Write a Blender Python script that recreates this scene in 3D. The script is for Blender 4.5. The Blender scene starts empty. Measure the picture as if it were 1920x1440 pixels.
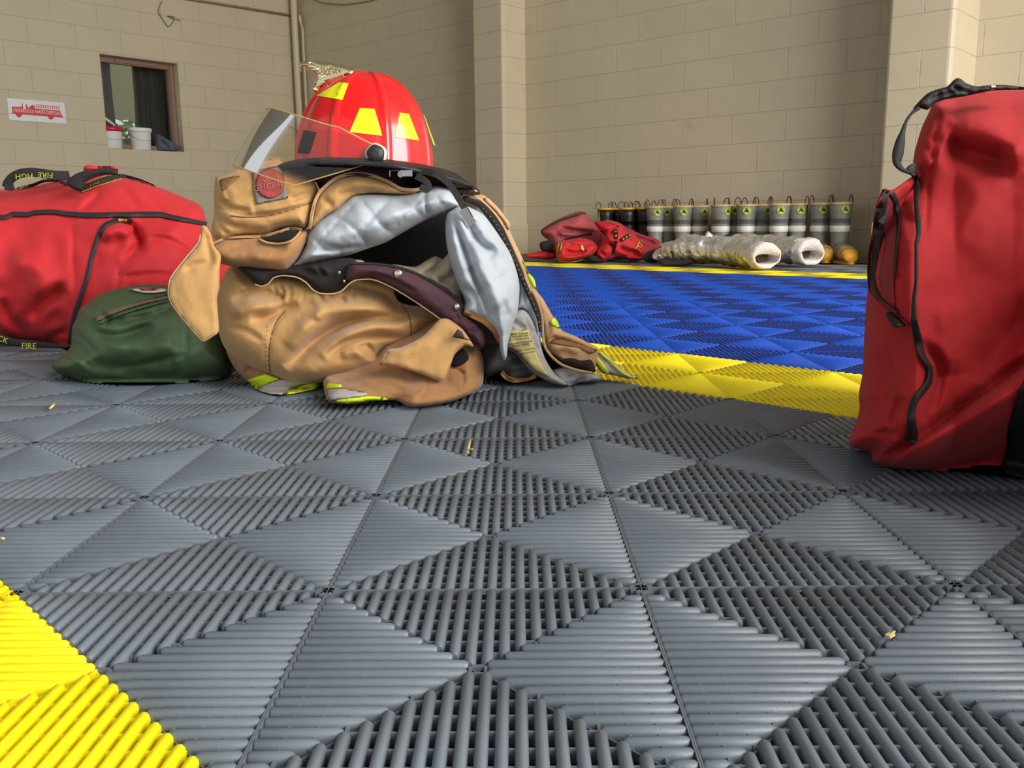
import bpy, bmesh, math, random
import numpy as np
from mathutils import Vector, Matrix, noise
from mathutils.geometry import delaunay_2d_cdt
from mathutils.bvhtree import BVHTree
random.seed(4)
COL = bpy.context.scene.collection
PI = math.pi
# ------------------------------------------------------------------ camera
FPX, PITCH, ROLL, YAW, CH, CX, CY = 1675.267, 0.182271, -0.011404, 0.006406, 0.326586, 0.173254, -0.759291
c_, s_ = math.cos(YAW), math.sin(YAW)
X_ = np.array([c_, s_, 0.]); Y_ = np.array([-s_, c_, 0.]); Z_ = np.array([0, 0, 1.])
FW = math.cos(PITCH)*Y_ - math.sin(PITCH)*Z_
U_ = math.sin(PITCH)*Y_ + math.cos(PITCH)*Z_
RT = math.cos(ROLL)*X_ + math.sin(ROLL)*U_
UP = math.cos(ROLL)*U_ - math.sin(ROLL)*X_
CAM = np.array([CX, CY, CH])
cam_d = bpy.data.cameras.new('camera'); cam = bpy.data.objects.new('camera', cam_d); COL.objects.link(cam)
cam_d.sensor_width = 36; cam_d.lens = FPX/1920*36; cam_d.clip_start = .02; cam_d.clip_end = 200
M4 = Matrix(((RT[0], UP[0], -FW[0], CX), (RT[1], UP[1], -FW[1], CY), (RT[2], UP[2], -FW[2], CH), (0, 0, 0, 1)))
cam.matrix_world = M4
bpy.context.scene.camera = cam
# ------------------------------------------------------------------ world, lights, exposure
sc = bpy.context.scene
sc.view_settings.view_transform = 'Standard'; sc.view_settings.look = 'None'
sc.view_settings.gamma = 1; sc.view_settings.use_curve_mapping = False
sc.view_settings.exposure = 0.3
w = bpy.data.worlds.new('world'); sc.world = w; w.use_nodes = True
bg = w.node_tree.nodes['Background']; bg.inputs[0].default_value = (.93, .97, 1, 1); bg.inputs[1].default_value = .62
def area(name, loc, target, sx, sy, power, col=(1, 1, 1)):
    l = bpy.data.lights.new(name, 'AREA'); l.shape = 'RECTANGLE'; l.size = sx; l.size_y = sy; l.energy = power; l.color = col
    o = bpy.data.objects.new(name, l); COL.objects.link(o); o.location = loc
    o.rotation_euler = (Vector(target)-Vector(loc)).to_track_quat('-Z', 'Y').to_euler()
    o['kind'] = 'structure'
    return o
# the big bay door beyond the right edge of the photo and the one behind the camera
area('bay_door_daylight', (5.2, -2.4, 3.0), (0.0, 2.6, .3), 5.4, 4.6, 800, (1, .985, .95))

# ------------------------------------------------------------------ pixel helpers (photo pixels -> real points)
def rays(u, v):
    u = np.asarray(u, float); v = np.asarray(v, float)
    return FW + ((u-960)/FPX)[..., None]*RT - ((v-720)/FPX)[..., None]*UP
def at(u, v, D):
    return CAM + rays(u, v)*np.asarray(D, float)[..., None]
def floor_d(u, v, z=0.0):
    dz = rays(u, v)[..., 2]
    return np.where(dz < -1e-4, (z-CH)/np.minimum(dz, -1e-4), 1e3)
def fl(u, v, z=0.0):
    return at(np.array(u, float), np.array(v, float), floor_d(np.array(u, float), np.array(v, float), z))
def on_plane(u, v, P, n):
    d = rays(np.array(u, float), np.array(v, float)); t = np.dot(np.array(P)-CAM, n)/np.dot(d, n)
    return CAM+d*t

# ------------------------------------------------------------------ materials
def srgb(r, g, b):
    f = lambda c: (c/12.92 if c <= .04045 else ((c+.055)/1.055)**2.4)
    return (f(r/255), f(g/255), f(b/255), 1)
MATS = {}
def mat(name, col, rough=.6, metal=0, bump=None, var=None, weave=None, sheen=0, coat=0, spec=.5):
    """bump=(scale,strength,dist) noise bump; var=(scale,amount[,col2]) colour mottling; weave=(scale,strength)"""
    if name in MATS: return MATS[name]
    m = bpy.data.materials.new(name); m.use_nodes = True; nt = m.node_tree; N = nt.nodes; L = nt.links
    p = N['Principled BSDF']; p.inputs['Base Color'].default_value = col; p.inputs['Roughness'].default_value = rough
    p.inputs['Metallic'].default_value = metal; p.inputs['Sheen Weight'].default_value = sheen
    p.inputs['Coat Weight'].default_value = coat; p.inputs['Coat Roughness'].default_value = .08
    p.inputs['Specular IOR Level'].default_value = spec
    tc = N.new('ShaderNodeTexCoord'); hs = None
    if var:
        nz = N.new('ShaderNodeTexNoise'); nz.inputs['Scale'].default_value = var[0]; nz.inputs['Detail'].default_value = 6; nz.inputs['Roughness'].default_value = .65
        L.new(tc.outputs['Object'], nz.inputs['Vector'])
        mr = N.new('ShaderNodeMapRange'); mr.inputs[1].default_value = .35; mr.inputs[2].default_value = .7
        L.new(nz.outputs['Fac'], mr.inputs[0])
        mx = N.new('ShaderNodeMix'); mx.data_type = 'RGBA'; mx.inputs[6].default_value = col
        c2 = var[2] if len(var) > 2 else tuple(c*(1-var[1]) for c in col[:3])+(1,)
        mx.inputs[7].default_value = c2
        if len(var) > 2:
            mm = N.new('ShaderNodeMath'); mm.operation = 'MULTIPLY'; mm.inputs[1].default_value = var[1]; L.new(mr.outputs[0], mm.inputs[0]); L.new(mm.outputs[0], mx.inputs[0])
        else: L.new(mr.outputs[0], mx.inputs[0])
        L.new(mx.outputs[2], p.inputs['Base Color'])
    h = None
    if bump:
        nz = N.new('ShaderNodeTexNoise'); nz.inputs['Scale'].default_value = bump[0]; nz.inputs['Detail'].default_value = 5
        L.new(tc.outputs['Object'], nz.inputs['Vector'])
        b = N.new('ShaderNodeBump'); b.inputs['Strength'].default_value = bump[1]; b.inputs['Distance'].default_value = bump[2]
        L.new(nz.outputs['Fac'], b.inputs['Height']); h = b
    if weave:
        wv = None
        for ax in ('X', 'Z'):
            t = N.new('ShaderNodeTexWave'); t.bands_direction = ax; t.inputs['Scale'].default_value = weave[0]
            L.new(tc.outputs['Object'], t.inputs['Vector'])
            if wv is None: wv = t.outputs['Fac']
            else:
                a = N.new('ShaderNodeMath'); a.operation = 'MAXIMUM'; L.new(wv, a.inputs[0]); L.new(t.outputs['Fac'], a.inputs[1]); wv = a.outputs[0]
        b = N.new('ShaderNodeBump'); b.inputs['Strength'].default_value = weave[1]; b.inputs['Distance'].default_value = .001
        L.new(wv, b.inputs['Height'])
        if h: L.new(h.outputs[0], b.inputs['Normal'])
        h = b
    if h: L.new(h.outputs[0], p.inputs['Normal'])
    MATS[name] = m; return m

def block_mat(name, col, O, D, bw, bh, off, groove=True):
    """painted concrete block: O wall origin, D unit vector along the wall"""
    m = bpy.data.materials.new(name); m.use_nodes = True; nt = m.node_tree; N = nt.nodes; L = nt.links
    p = N['Principled BSDF']; p.inputs['Roughness'].default_value = .55
    g = N.new('ShaderNodeNewGeometry'); 
    sub = N.new('ShaderNodeVectorMath'); sub.operation = 'SUBTRACT'; sub.inputs[1].default_value = O; L.new(g.outputs['Position'], sub.inputs[0])
    dt = N.new('ShaderNodeVectorMath'); dt.operation = 'DOT_PRODUCT'; dt.inputs[1].default_value = (D[0], D[1], 0); L.new(sub.outputs[0], dt.inputs[0])
    sx = N.new('ShaderNodeSeparateXYZ'); L.new(g.outputs['Position'], sx.inputs[0])
    cb = N.new('ShaderNodeCombineXYZ')
    ad = N.new('ShaderNodeMath'); ad.inputs[1].default_value = off; L.new(dt.outputs['Value'], ad.inputs[0]); L.new(ad.outputs[0], cb.inputs[0]); L.new(sx.outputs['Z'], cb.inputs[1])
    br = N.new('ShaderNodeTexBrick'); br.inputs['Scale'].default_value = 1; br.inputs['Brick Width'].default_value = bw; br.inputs['Row Height'].default_value = bh
    br.inputs['Mortar Size'].default_value = .0035; br.inputs['Mortar Smooth'].default_value = .6; br.offset = .5
    L.new(cb.outputs[0], br.inputs['Vector'])
    nz = N.new('ShaderNodeTexNoise'); nz.inputs['Scale'].default_value = 1.3; nz.inputs['Detail'].default_value = 8; nz.inputs['Roughness'].default_value = .7
    L.new(g.outputs['Position'], nz.inputs['Vector'])
    mr = N.new('ShaderNodeMapRange'); mr.inputs[1].default_value = .3; mr.inputs[2].default_value = .75; L.new(nz.outputs['Fac'], mr.inputs[0])
    mx = N.new('ShaderNodeMix'); mx.data_type = 'RGBA'; mx.inputs[6].default_value = col; mx.inputs[7].default_value = tuple(c*.86 for c in col[:3])+(1,)
    L.new(mr.outputs[0], mx.inputs[0])
    # grimy smudges
    n3 = N.new('ShaderNodeTexNoise'); n3.inputs['Scale'].default_value = 5; n3.inputs['Detail'].default_value = 9; L.new(g.outputs['Position'], n3.inputs['Vector'])
    m3 = N.new('ShaderNodeMapRange'); m3.inputs[1].default_value = .68; m3.inputs[2].default_value = .8; m3.inputs[4].default_value = .35; L.new(n3.outputs['Fac'], m3.inputs[0])
    mx2 = N.new('ShaderNodeMix'); mx2.data_type = 'RGBA'; mx2.inputs[7].default_value = tuple(c*.5 for c in col[:3])+(1,)
    L.new(m3.outputs[0], mx2.inputs[0]); L.new(mx.outputs[2], mx2.inputs[6])
    mx3 = N.new('ShaderNodeMix'); mx3.data_type = 'RGBA'; mx3.inputs[7].default_value = tuple(c*.85 for c in col[:3])+(1,)
    L.new(br.outputs['Fac'], mx3.inputs[0]); L.new(mx2.outputs[2], mx3.inputs[6])
    L.new(mx3.outputs[2], p.inputs['Base Color'])
    inv = N.new('ShaderNodeMath'); inv.operation = 'SUBTRACT'; inv.inputs[0].default_value = 1; L.new(br.outputs['Fac'], inv.inputs[1])
    b = N.new('ShaderNodeBump'); b.inputs['Strength'].default_value = .6; b.inputs['Distance'].default_value = .006; L.new(inv.outputs[0], b.inputs['Height'])
    n2 = N.new('ShaderNodeTexNoise'); n2.inputs['Scale'].default_value = 60; n2.inputs['Detail'].default_value = 4; L.new(g.outputs['Position'], n2.inputs['Vector'])
    b2 = N.new('ShaderNodeBump'); b2.inputs['Strength'].default_value = .25; b2.inputs['Distance'].default_value = .003
    L.new(n2.outputs['Fac'], b2.inputs['Height']); L.new(b.outputs[0], b2.inputs['Normal']); L.new(b2.outputs[0], p.inputs['Normal'])
    return m

# ------------------------------------------------------------------ object helpers
def props(o, label=None, cat=None, group=None, kind=None):
    if label: o['label'] = label
    if cat: o['category'] = cat
    if group: o['group'] = group
    if kind: o['kind'] = kind
    return o
def thing(name, loc, label, cat, group=None, rot=0):
    o = bpy.data.objects.new(name, None); COL.objects.link(o); o.location = loc; o.rotation_euler = (0, 0, rot)
    o.empty_display_size = .05
    return props(o, label, cat, group)
def wloc(p):
    v = Vector((0, 0, 0))
    while p: v = v+p.location; p = p.parent
    return v
def obj(name, verts, faces, m, parent=None, smooth=False, label=None, cat=None, group=None, kind=None, local=False, mats=None, fm=None, keep=False):
    verts = np.asarray(verts, float)
    me = bpy.data.meshes.new(name)
    if parent is None:
        if local or keep: o0 = Vector((0, 0, 0))
        else:
            mn = verts.min(0); mxx = verts.max(0); o0 = Vector(((mn[0]+mxx[0])/2, (mn[1]+mxx[1])/2, mn[2]))
    else: o0 = Vector((0, 0, 0)) if local else wloc(parent)
    verts = verts-np.array(o0)
    me.from_pydata(verts.tolist(), [], [list(map(int, f)) for f in faces]); me.update()
    for mm in (mats or [m]): me.materials.append(mm)
    if fm is not None: me.polygons.foreach_set('material_index', np.asarray(fm, np.int32))
    if smooth: me.polygons.foreach_set('use_smooth', [True]*len(me.polygons))
    o = bpy.data.objects.new(name, me); COL.objects.link(o); o.parent = parent
    if parent is None: o.location = o0
    return props(o, label, cat, group, kind)

class MB:
    def __init__(s): s.v = []; s.f = []; s.m = []
    def add(s, v, f, mi=0):
        n = len(s.v); s.v += [tuple(map(float, q)) for q in v]; s.f += [[i+n for i in q] for q in f]; s.m += [mi]*len(f); return s
    def box(s, c, ax, half, mi=0):
        c = np.array(c, float); ax = [np.array(a, float) for a in ax]
        v = [c+ax[0]*half[0]*i+ax[1]*half[1]*j+ax[2]*half[2]*k for i in (-1, 1) for j in (-1, 1) for k in (-1, 1)]
        return s.add(v, [(0, 1, 3, 2), (4, 6, 7, 5), (0, 4, 5, 1), (2, 3, 7, 6), (0, 2, 6, 4), (1, 5, 7, 3)], mi)
    def wbox(s, x0, x1, y0, y1, z0, z1, mi=0):
        return s.box(((x0+x1)/2, (y0+y1)/2, (z0+z1)/2), ((1, 0, 0), (0, 1, 0), (0, 0, 1)), ((x1-x0)/2, (y1-y0)/2, (z1-z0)/2), mi)
    def tube(s, pts, r, seg=8, mi=0, cap=True, flat=None):
        pts = [np.array(p, float) for p in pts]; n = len(pts); rr = r if hasattr(r, '__len__') else [r]*n
        rings = []; up = np.array((0, 0, 1.))
        for i in range(n):
            t = pts[min(i+1, n-1)]-pts[max(i-1, 0)]; t = t/(np.linalg.norm(t)+1e-12)
            a = np.cross(t, up)
            if np.linalg.norm(a) < .05: a = np.cross(t, (0, 1., 0))
            a /= np.linalg.norm(a); b = np.cross(a, t)
            rings.append([pts[i]+a*rr[i]*math.cos(q*2*PI/seg)+b*rr[i]*(flat or 1)*math.sin(q*2*PI/seg) for q in range(seg)])
        v = [q for R in rings for q in R]; f = []
        for i in range(n-1):
            for q in range(seg):
                f.append((i*seg+q, i*seg+(q+1) % seg, (i+1)*seg+(q+1) % seg, (i+1)*seg+q))
        if cap: f.append(list(range(seg))[::-1]); f.append([(n-1)*seg+q for q in range(seg)])
        return s.add(v, f, mi)
    def rings(s, R, mi=0, cap0=True, cap1=True):
        n = len(R); seg = len(R[0]); v = [q for r in R for q in r]; f = []
        for i in range(n-1):
            for q in range(seg): f.append((i*seg+q, i*seg+(q+1) % seg, (i+1)*seg+(q+1) % seg, (i+1)*seg+q))
        if cap0: f.append(list(range(seg))[::-1])
        if cap1: f.append([(n-1)*seg+q for q in range(seg)])
        return s.add(v, f, mi)
    def obj(s, name, m, parent=None, **k):
        return obj(name, s.v, s.f, m, parent, mats=m if isinstance(m, list) else None, fm=s.m if isinstance(m, list) else None, **k)

# ---- cloth solids: an outline traced in photo pixels gets its own distance, real thickness and modelled folds
def catmull(P, closed=True, step=5., sharp=False):
    P = np.array(P, float)[:, :2]; n = len(P); out = []
    rng = range(n) if closed else range(n-1)
    for i in rng:
        p1, p2 = P[i], P[(i+1) % n]
        p0 = P[(i-1) % n] if (closed or i > 0) else p1
        p3 = P[(i+2) % n] if (closed or i+2 < n) else p2
        k = max(1, int(np.linalg.norm(p2-p1)/step))
        for j in range(k):
            t = j/k
            if sharp: out.append(p1+(p2-p1)*t); continue
            a = .42
            m1 = (p2-p0)*a; m2 = (p3-p1)*a
            L = np.linalg.norm(p2-p1)
            for m in (m1, m2):
                q = np.linalg.norm(m)
                if q > L: m *= L/q
            h = (2*t**3-3*t**2+1, t**3-2*t**2+t, -2*t**3+3*t**2, t**3-t**2)
            out.append(h[0]*p1+h[1]*m1+h[2]*p2+h[3]*m2)
    if not closed: out.append(P[-1])
    return np.array(out)
def seg_dist(Q, P, closed=True):
    """distance of points Q to polyline P; returns dist, position 0..1, signed side"""
    A = P if closed else P[:-1]; B = np.roll(P, -1, 0) if closed else P[1:]
    best = np.full(len(Q), 1e9); pos = np.zeros(len(Q)); side = np.zeros(len(Q))
    L = np.linalg.norm(B-A, axis=1)+1e-9; cum = np.concatenate([[0], np.cumsum(L)]); T = cum[-1]
    for i in range(len(A)):
        ab = B[i]-A[i]; t = np.clip(((Q-A[i])@ab)/(L[i]**2), 0, 1)
        d = Q-(A[i]+t[:, None]*ab); dd = np.hypot(d[:, 0], d[:, 1]); k = dd < best
        best[k] = dd[k]; pos[k] = (cum[i]+t[k]*L[i])/T; cr = ab[0]*d[:, 1]-ab[1]*d[:, 0]; side[k] = np.sign(cr[k])
    return best, pos, side
def inside(Q, P):
    x, y = Q[:, 0], Q[:, 1]; r = np.zeros(len(Q), bool); n = len(P)
    for i in range(n):
        x1, y1 = P[i]; x2, y2 = P[(i+1) % n]
        if y1 == y2: continue
        c = ((y1 > y) != (y2 > y)) & (x < (x2-x1)*(y-y1)/(y2-y1)+x1); r ^= c
    return r
def cdt(B, I):
    n = len(B); pts = [Vector(p) for p in np.vstack([B, I])] if len(I) else [Vector(p) for p in B]
    r = delaunay_2d_cdt(pts, [(i, (i+1) % n) for i in range(n)], [], 0, 1e-5)
    V = np.array([tuple(p) for p in r[0]]); F = np.array([list(f) for f in r[2]])
    c = V[F].mean(1); F = F[inside(c, B)]
    a, b, d = V[F[:, 0]], V[F[:, 1]], V[F[:, 2]]
    ar = (b-a)[:, 0]*(d-a)[:, 1]-(b-a)[:, 1]*(d-a)[:, 0]
    F[ar > 0] = F[ar > 0][:, ::-1]
    return V, F
class Relief:
    def __init__(s, out, D, tf=.03, tb=.03, R=40, res=6, folds=(), sharp=False, wr=(.0, .03), extra=None, gz=.002, power=.5, jit=True):
        s.D, s.tf, s.tb, s.R, s.folds, s.wr, s.extra, s.gz, s.power, s.res = D, tf, tb, R, folds, wr, extra, gz, power, res
        s.B = catmull(out, True, res, sharp)
        s.fc = [(catmull(f[0], False, 8), f[1], f[2], (f[3] if len(f) > 3 else 'g')) for f in folds]
    def base(s, Q):
        return np.zeros(len(Q))+(s.D(Q[:, 0], Q[:, 1]) if callable(s.D) else float(s.D))
    def prof(s, Q):
        d, _, _ = seg_dist(Q, s.B); x = np.clip(d/s.R, 0, 1); return (1-(1-x)**2)**s.power
    def front(s, Q, clamp=True):
        Q = np.asarray(Q, float); D = s.base(Q); pr = s.prof(Q)
        d = D-s.tf*pr
        for P, w, amp, kind in s.fc:
            dd, pos, side = seg_dist(Q, P, False)
            tp = np.clip(np.minimum(pos, 1-pos)*5, 0, 1)**.7
            if kind == 'g': d = d+amp*np.exp(-(dd/w)**2)*tp*pr
            elif kind == 'c': d = d+amp*np.exp(-(dd/w))*tp*pr      # sharp crease
            elif kind == 's': d = d+amp*np.where(side > 0, 1, 0)*np.exp(-(dd/w)**2)*tp*pr*(1-np.exp(-(dd/2.5)**2))  # step fold, right side of line drops
            elif kind == 'n': d = d+amp*np.exp(-(dd/w)**2)        # not tapered
        if s.wr[0]:
            sc_ = s.wr[1]
            nz = np.array([noise.noise(Vector((q[0]*sc_, q[1]*sc_*1.3, 3.1)))+.5*noise.noise(Vector((q[0]*sc_*2.3, q[1]*sc_*2.3, 7.7))) for q in Q])
            d = d+s.wr[0]*nz*pr
        if s.extra is not None: d = d+s.extra(Q)*pr
        if clamp: d = np.minimum(d, floor_d(Q[:, 0], Q[:, 1], s.gz))
        return d
    def depth(s, off=0.):
        return lambda u, v: s.front(np.stack([np.asarray(u, float), np.asarray(v, float)], 1))-off
    def build(s, name, m, parent=None, **k):
        B = s.B; r = s.res
        x0, y0 = B.min(0); x1, y1 = B.max(0)
        gx = np.arange(x0, x1+r, r); gy = np.arange(y0, y1+r, r*.87)
        G = np.array([(x+(r/2 if j % 2 else 0), y) for j, y in enumerate(gy) for x in gx])
        G = G[inside(G, B)]
        if len(G):
            d, _, _ = seg_dist(G, B); G = G[d > r*.45]
        V, F = cdt(B, G)
        nb = len(V); bd, _, _ = seg_dist(V, B); isb = bd < 1e-3
        dF = s.front(V); dB = s.base(V)
        dF[isb] = np.minimum(dB[isb], floor_d(V[isb, 0], V[isb, 1], s.gz))
        Pf = at(V[:, 0], V[:, 1], dF)
        db = dB+s.tb*s.prof(V); db = np.maximum(db, dF+.0012)
        db = np.minimum(db, np.maximum(floor_d(V[:, 0], V[:, 1], s.gz), dF+.0008))
        Pb = at(V[:, 0], V[:, 1], db)
        Pb[:, 2] = np.maximum(Pb[:, 2], s.gz)
        idx = np.full(nb, -1); verts = list(map(tuple, Pf)); 
        for i in range(nb):
            if isb[i]: idx[i] = i
            else: idx[i] = len(verts); verts.append(tuple(Pb[i]))
        faces = F.tolist()+[list(idx[f][::-1]) for f in F]
        s.ob = obj(name, verts, faces, m, parent, smooth=True, **k)
        return s
def ribbon(path, w, sm=True):
    """outline polygon in pixels of a strip along a path; w scalar or list"""
    P = catmull(path, False, 6) if sm else np.array(path, float)
    n = len(P); T = np.gradient(P, axis=0); T /= np.linalg.norm(T, axis=1)[:, None]+1e-9
    Nn = np.stack([-T[:, 1], T[:, 0]], 1)
    if hasattr(w, '__len__'): ww = np.interp(np.linspace(0, 1, n), np.linspace(0, 1, len(w)), w)
    else: ww = np.full(n, float(w))
    return np.vstack([P+Nn*ww[:, None]/2, (P-Nn*ww[:, None]/2)[::-1]])
def strip(name, path, w, D, t, m, parent, off=.001, res=4, **k):
    """webbing / zipper / piping that follows a surface; built as a swept band"""
    P = catmull(path, False, res); n = len(P)
    T = np.gradient(P, axis=0); T /= np.linalg.norm(T, axis=1)[:, None]+1e-9
    Nn = np.stack([-T[:, 1], T[:, 0]], 1)
    ww = np.interp(np.linspace(0, 1, n), np.linspace(0, 1, len(w)), w) if hasattr(w, '__len__') else np.full(n, float(w))
    K = [(-.5, .0), (-.42, 1), (0, 1.15), (.42, 1), (.5, .0), (.42, -.6), (-.42, -.6)]
    rings = []
    Dc = D(P[:, 0], P[:, 1]) if callable(D) else np.full(n, float(D))
    cols = []
    for a, b in K:
        Q = P+Nn*(ww*a)[:, None]
        d = (D(Q[:, 0], Q[:, 1]) if callable(D) else np.full(n, float(D)))
        d = np.clip(d, Dc-.012, Dc+.012)-off-t*b
        cols.append(at(Q[:, 0], Q[:, 1], d))
    R = [[cols[j][i] for j in range(len(K))] for i in range(n)]
    mb = MB(); mb.rings(R)
    mb.f = [f[::-1] for f in mb.f]
    return mb.obj(name, m, parent, smooth=True, **k)
def text_mesh(txt, size, extrude=.0):
    cu = bpy.data.curves.new('t', 'FONT'); cu.body = txt; cu.size = size; cu.align_x = 'CENTER'; cu.align_y = 'CENTER'; cu.resolution_u = 2
    cu.extrude = extrude
    o = bpy.data.objects.new('t', cu); COL.objects.link(o)
    dg = bpy.context.evaluated_depsgraph_get(); dg.update()
    me = bpy.data.meshes.new_from_object(o.evaluated_get(dg))
    v = np.array([tuple(q.co) for q in me.vertices]); f = [list(p.vertices) for p in me.polygons]
    bpy.data.objects.remove(o); bpy.data.curves.remove(cu); bpy.data.meshes.remove(me)
    return v, f
def text_px(name, txt, hpx, u, v, ang, D, m, parent, off=.003, wid=1.0, flip=False, **k):
    """lettering stitched on a cloth surface; centre u,v pixel, height in px, angle in degrees"""
    V, F = text_mesh(txt, 1.0)
    a = math.radians(ang); s2 = hpx*1.4
    x = V[:, 0]*s2*wid; y = -V[:, 1]*s2*(-1 if flip else 1)
    Q = np.stack([u+x*math.cos(a)-y*math.sin(a), v+x*math.sin(a)+y*math.cos(a)], 1)
    d = D(Q[:, 0], Q[:, 1]) if callable(D) else np.full(len(Q), float(D))
    P = at(Q[:, 0], Q[:, 1], d-off); P2 = at(Q[:, 0], Q[:, 1], d-off+.0008); n = len(P)
    return obj(name, np.vstack([P, P2]), F+[[i+n for i in f[::-1]] for f in F], m, parent, **k)
# ================================================================== THE SETTING
GREY = mat('grey_plastic', (.150, .178, .212, 1), .42, bump=(900, .25, .0006), var=(7, .2), spec=.5)
YELL = mat('yellow_plastic', (.93, .78, .004, 1), .45, bump=(900, .2, .0006), var=(6, .08))
BLUE = mat('blue_plastic', (.007, .070, .46, 1), .5, bump=(900, .2, .0006), var=(6, .2), spec=.35)
CONC = mat('concrete_slab', (.02, .018, .017, 1), .8, var=(3, .4))  # near black puts extra shade into the gaps between the ribs
S = .4/math.sqrt(2)                    # one cell of the rib pattern: half the diagonal of a 40 cm tile
def tri_template(nr=22, arc=6, detail=True):
    """one quarter of a cell: ribs square to the cell edge y=0 (unit cell, x 0..1, apex .5,.5)"""
    mb = MB(); w = .35/nr; zt = 0.0; hgt = .011/S
    for k in range(nr):
        x = (k+.5)/nr; L = min(x, 1-x)
        y1 = L-.004 if detail else L-.004
        y0 = .006
        if y1-y0 < .012: continue
        ang = [PI*i/arc for i in range(arc+1)]
        sec = [(w*math.cos(a), hgt*.46*(math.sin(a)-1)) for a in ang]
        sec = [(w*.96, -hgt)]+sec+[(-w*.96, -hgt)]
        stn = [(y0, .93, .0), (y1-.6*w, 1, 0), (y1, .62, -.14*hgt)] if detail else [(y0, 1, 0), (y1, 1, 0)]
        if detail: stn = [(y0, .75, -.12*hgt), (y0+.4*w, 1, 0)]+stn[1:]
        R = [[(x+sx*sc2, y, max(-hgt, sz+dz) if i not in (0, len(sec)-1) else -hgt) for i, (sx, sz) in enumerate(sec)] for (y, sc2, dz) in stn]
        n = len(sec); v = [q for r in R for q in r]; f = []
        for i in range(len(R)-1):
            for j in range(n-1): f.append((i*n+j, i*n+j+1, (i+1)*n+j+1, (i+1)*n+j))
        f.append(list(range(n))[::-1]); f.append([(len(R)-1)*n+j for j in range(n)])
        mb.add(v, [q[::-1] for q in f])
    # cross struts below the ribs
    ns = 7
    for k in range(1, ns+1):
        y = k/(2*ns+.6)
        mb.wbox(y+.004, 1-y-.004, y-.0042, y+.0042, -.014/S, -.0036/S)
    # thin wall on the tile seam and rib on the diagonal
    mb.wbox(.0, 1, .0005, .0048, -.014/S, -.0012/S)
    if detail:
        mb.add([(0, 0, -.006/S), (.006, 0, -.006/S), (.5, .494, -.006/S), (.5, .5, -.006/S), (0, 0, -.014/S), (.006, 0, -.014/S), (.5, .494, -.014/S), (.5, .5, -.014/S)],
               [(0, 1, 2, 3), (1, 5, 6, 2)])
        for dx, sg in ((.0, 1), (1., -1)):                      # locking clip near the crossing
            a, b = sorted((dx+sg*.003, dx+sg*.036)); mb.wbox(a, b, .003, .02, -.012/S, -.001/S)
        # peg loop at mid seam
        mb.tube([(.5+.014*math.cos(a), .004+.012*math.sin(a), -.004/S) for a in np.linspace(0, PI, 7)], .0035, 5)
    return np.array(mb.v), mb.f
TD = tri_template(); TL = tri_template(arc=4, detail=False)
def place(tpl, i, j, q):
    v, f = tpl; x, y, z = v[:, 0]-.5, v[:, 1]-.5, v[:, 2]
    for _ in range(q): x, y = -y, x
    return np.stack([(x+.5+i)*S, (y+.5+j)*S, z*S], 1)
V_ = []; F_ = []; M_ = []; nv = 0
CEN = [(.5, .2), (.8, .5), (.5, .8), (.2, .5)]
for i in range(-14, 19):
    for j in range(-6, 36):
        p = np.array([(i+.5)*S, (j+.5)*S, 0]); q = p-CAM; d = q@FW
        u = 960+FPX*(q@RT)/max(d, .05)
        near = math.hypot(q[0], q[1]) < 2.0
        if d < .12 and not near: continue
        if not near and not (-700-200/d < u < 2600+200/d): continue
        if i+j > 26.5: continue
        if j-i > 40: continue
        tp = TD if d < 3.6 else TL
        for k in range(4):
            # rotating the bottom quarter by k*90 deg: 0 bottom, 1 right, 2 top, 3 left
            cxy = i+CEN[k][0]+j+CEN[k][1]; band = math.floor((cxy+1)/2)
            mi = 1 if band in (-1, 3, 11) else (2 if (4 <= band <= 10 or band < -1) else 0)
            vv = place(tp, i, j, k); V_.append(vv)
            F_ += [[a+nv for a in f] for f in tp[1]]; M_ += [mi]*len(tp[1]); nv += len(vv)
obj('floor', np.vstack(V_), F_, None, None, smooth=False, kind='structure', mats=[GREY, YELL, BLUE], fm=M_, keep=True)
fo = bpy.data.objects['floor']
try: fo.data.polygons.foreach_set('use_smooth', [True]*len(fo.data.polygons)); fo.data.set_sharp_from_angle(angle=math.radians(40))
except Exception: fo.data.polygons.foreach_set('use_smooth', [False]*len(fo.data.polygons))
b = MB(); b.wbox(-9, 9, -5, 12, -.12, -.0135); b.obj('floor', CONC, None, kind='structure', keep=True)

# back wall (runs from far left to near right), with two pilasters; left wall square to it
WALLC = srgb(200, 186, 158)
WA = math.radians(-41.5); WD = np.array([math.cos(WA), math.sin(WA), 0]); WN = np.array([-WD[1], WD[0], 0])  # WN points into the wall
BH = .2213; BW = .4426; WH = 4.6
P0 = fl(1624, 490)
def wall_at(u, v, off=0.): return on_plane(u, v, P0-WN*off, WN)
Pcor = wall_at(569, 300); Pcor[2] = 0                       # inside corner with the left wall
LD = -WN; LN = -WD                                          # left wall runs towards the camera along -WN; LN points into that wall
def lw_at(u, v, off=0.): return on_plane(u, v, Pcor-LN*off, LN)
WB = block_mat('painted_block', WALLC, tuple(P0), tuple(WD), BW, BH, 0.0)
WL = block_mat('painted_block_left', WALLC, tuple(Pcor), tuple(LD), BW, BH, .1)
def slab(a, b, z0, z1, n, th, mi=0, mb=None):
    """upright slab whose visible face runs a->b, thickness th along n"""
    mb = mb or MB(); a = np.array(a); b = np.array(b); d = (b-a); L = np.linalg.norm(d[:2]); d = d/L; d[2] = 0
    c = (a+b)/2+np.array(n)*th/2; c[2] = (z0+z1)/2
    return mb.box(c, (d, n, (0, 0, 1)), (L/2, th/2, (z1-z0)/2), mi)
Pend = Pcor+WD*13
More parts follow.
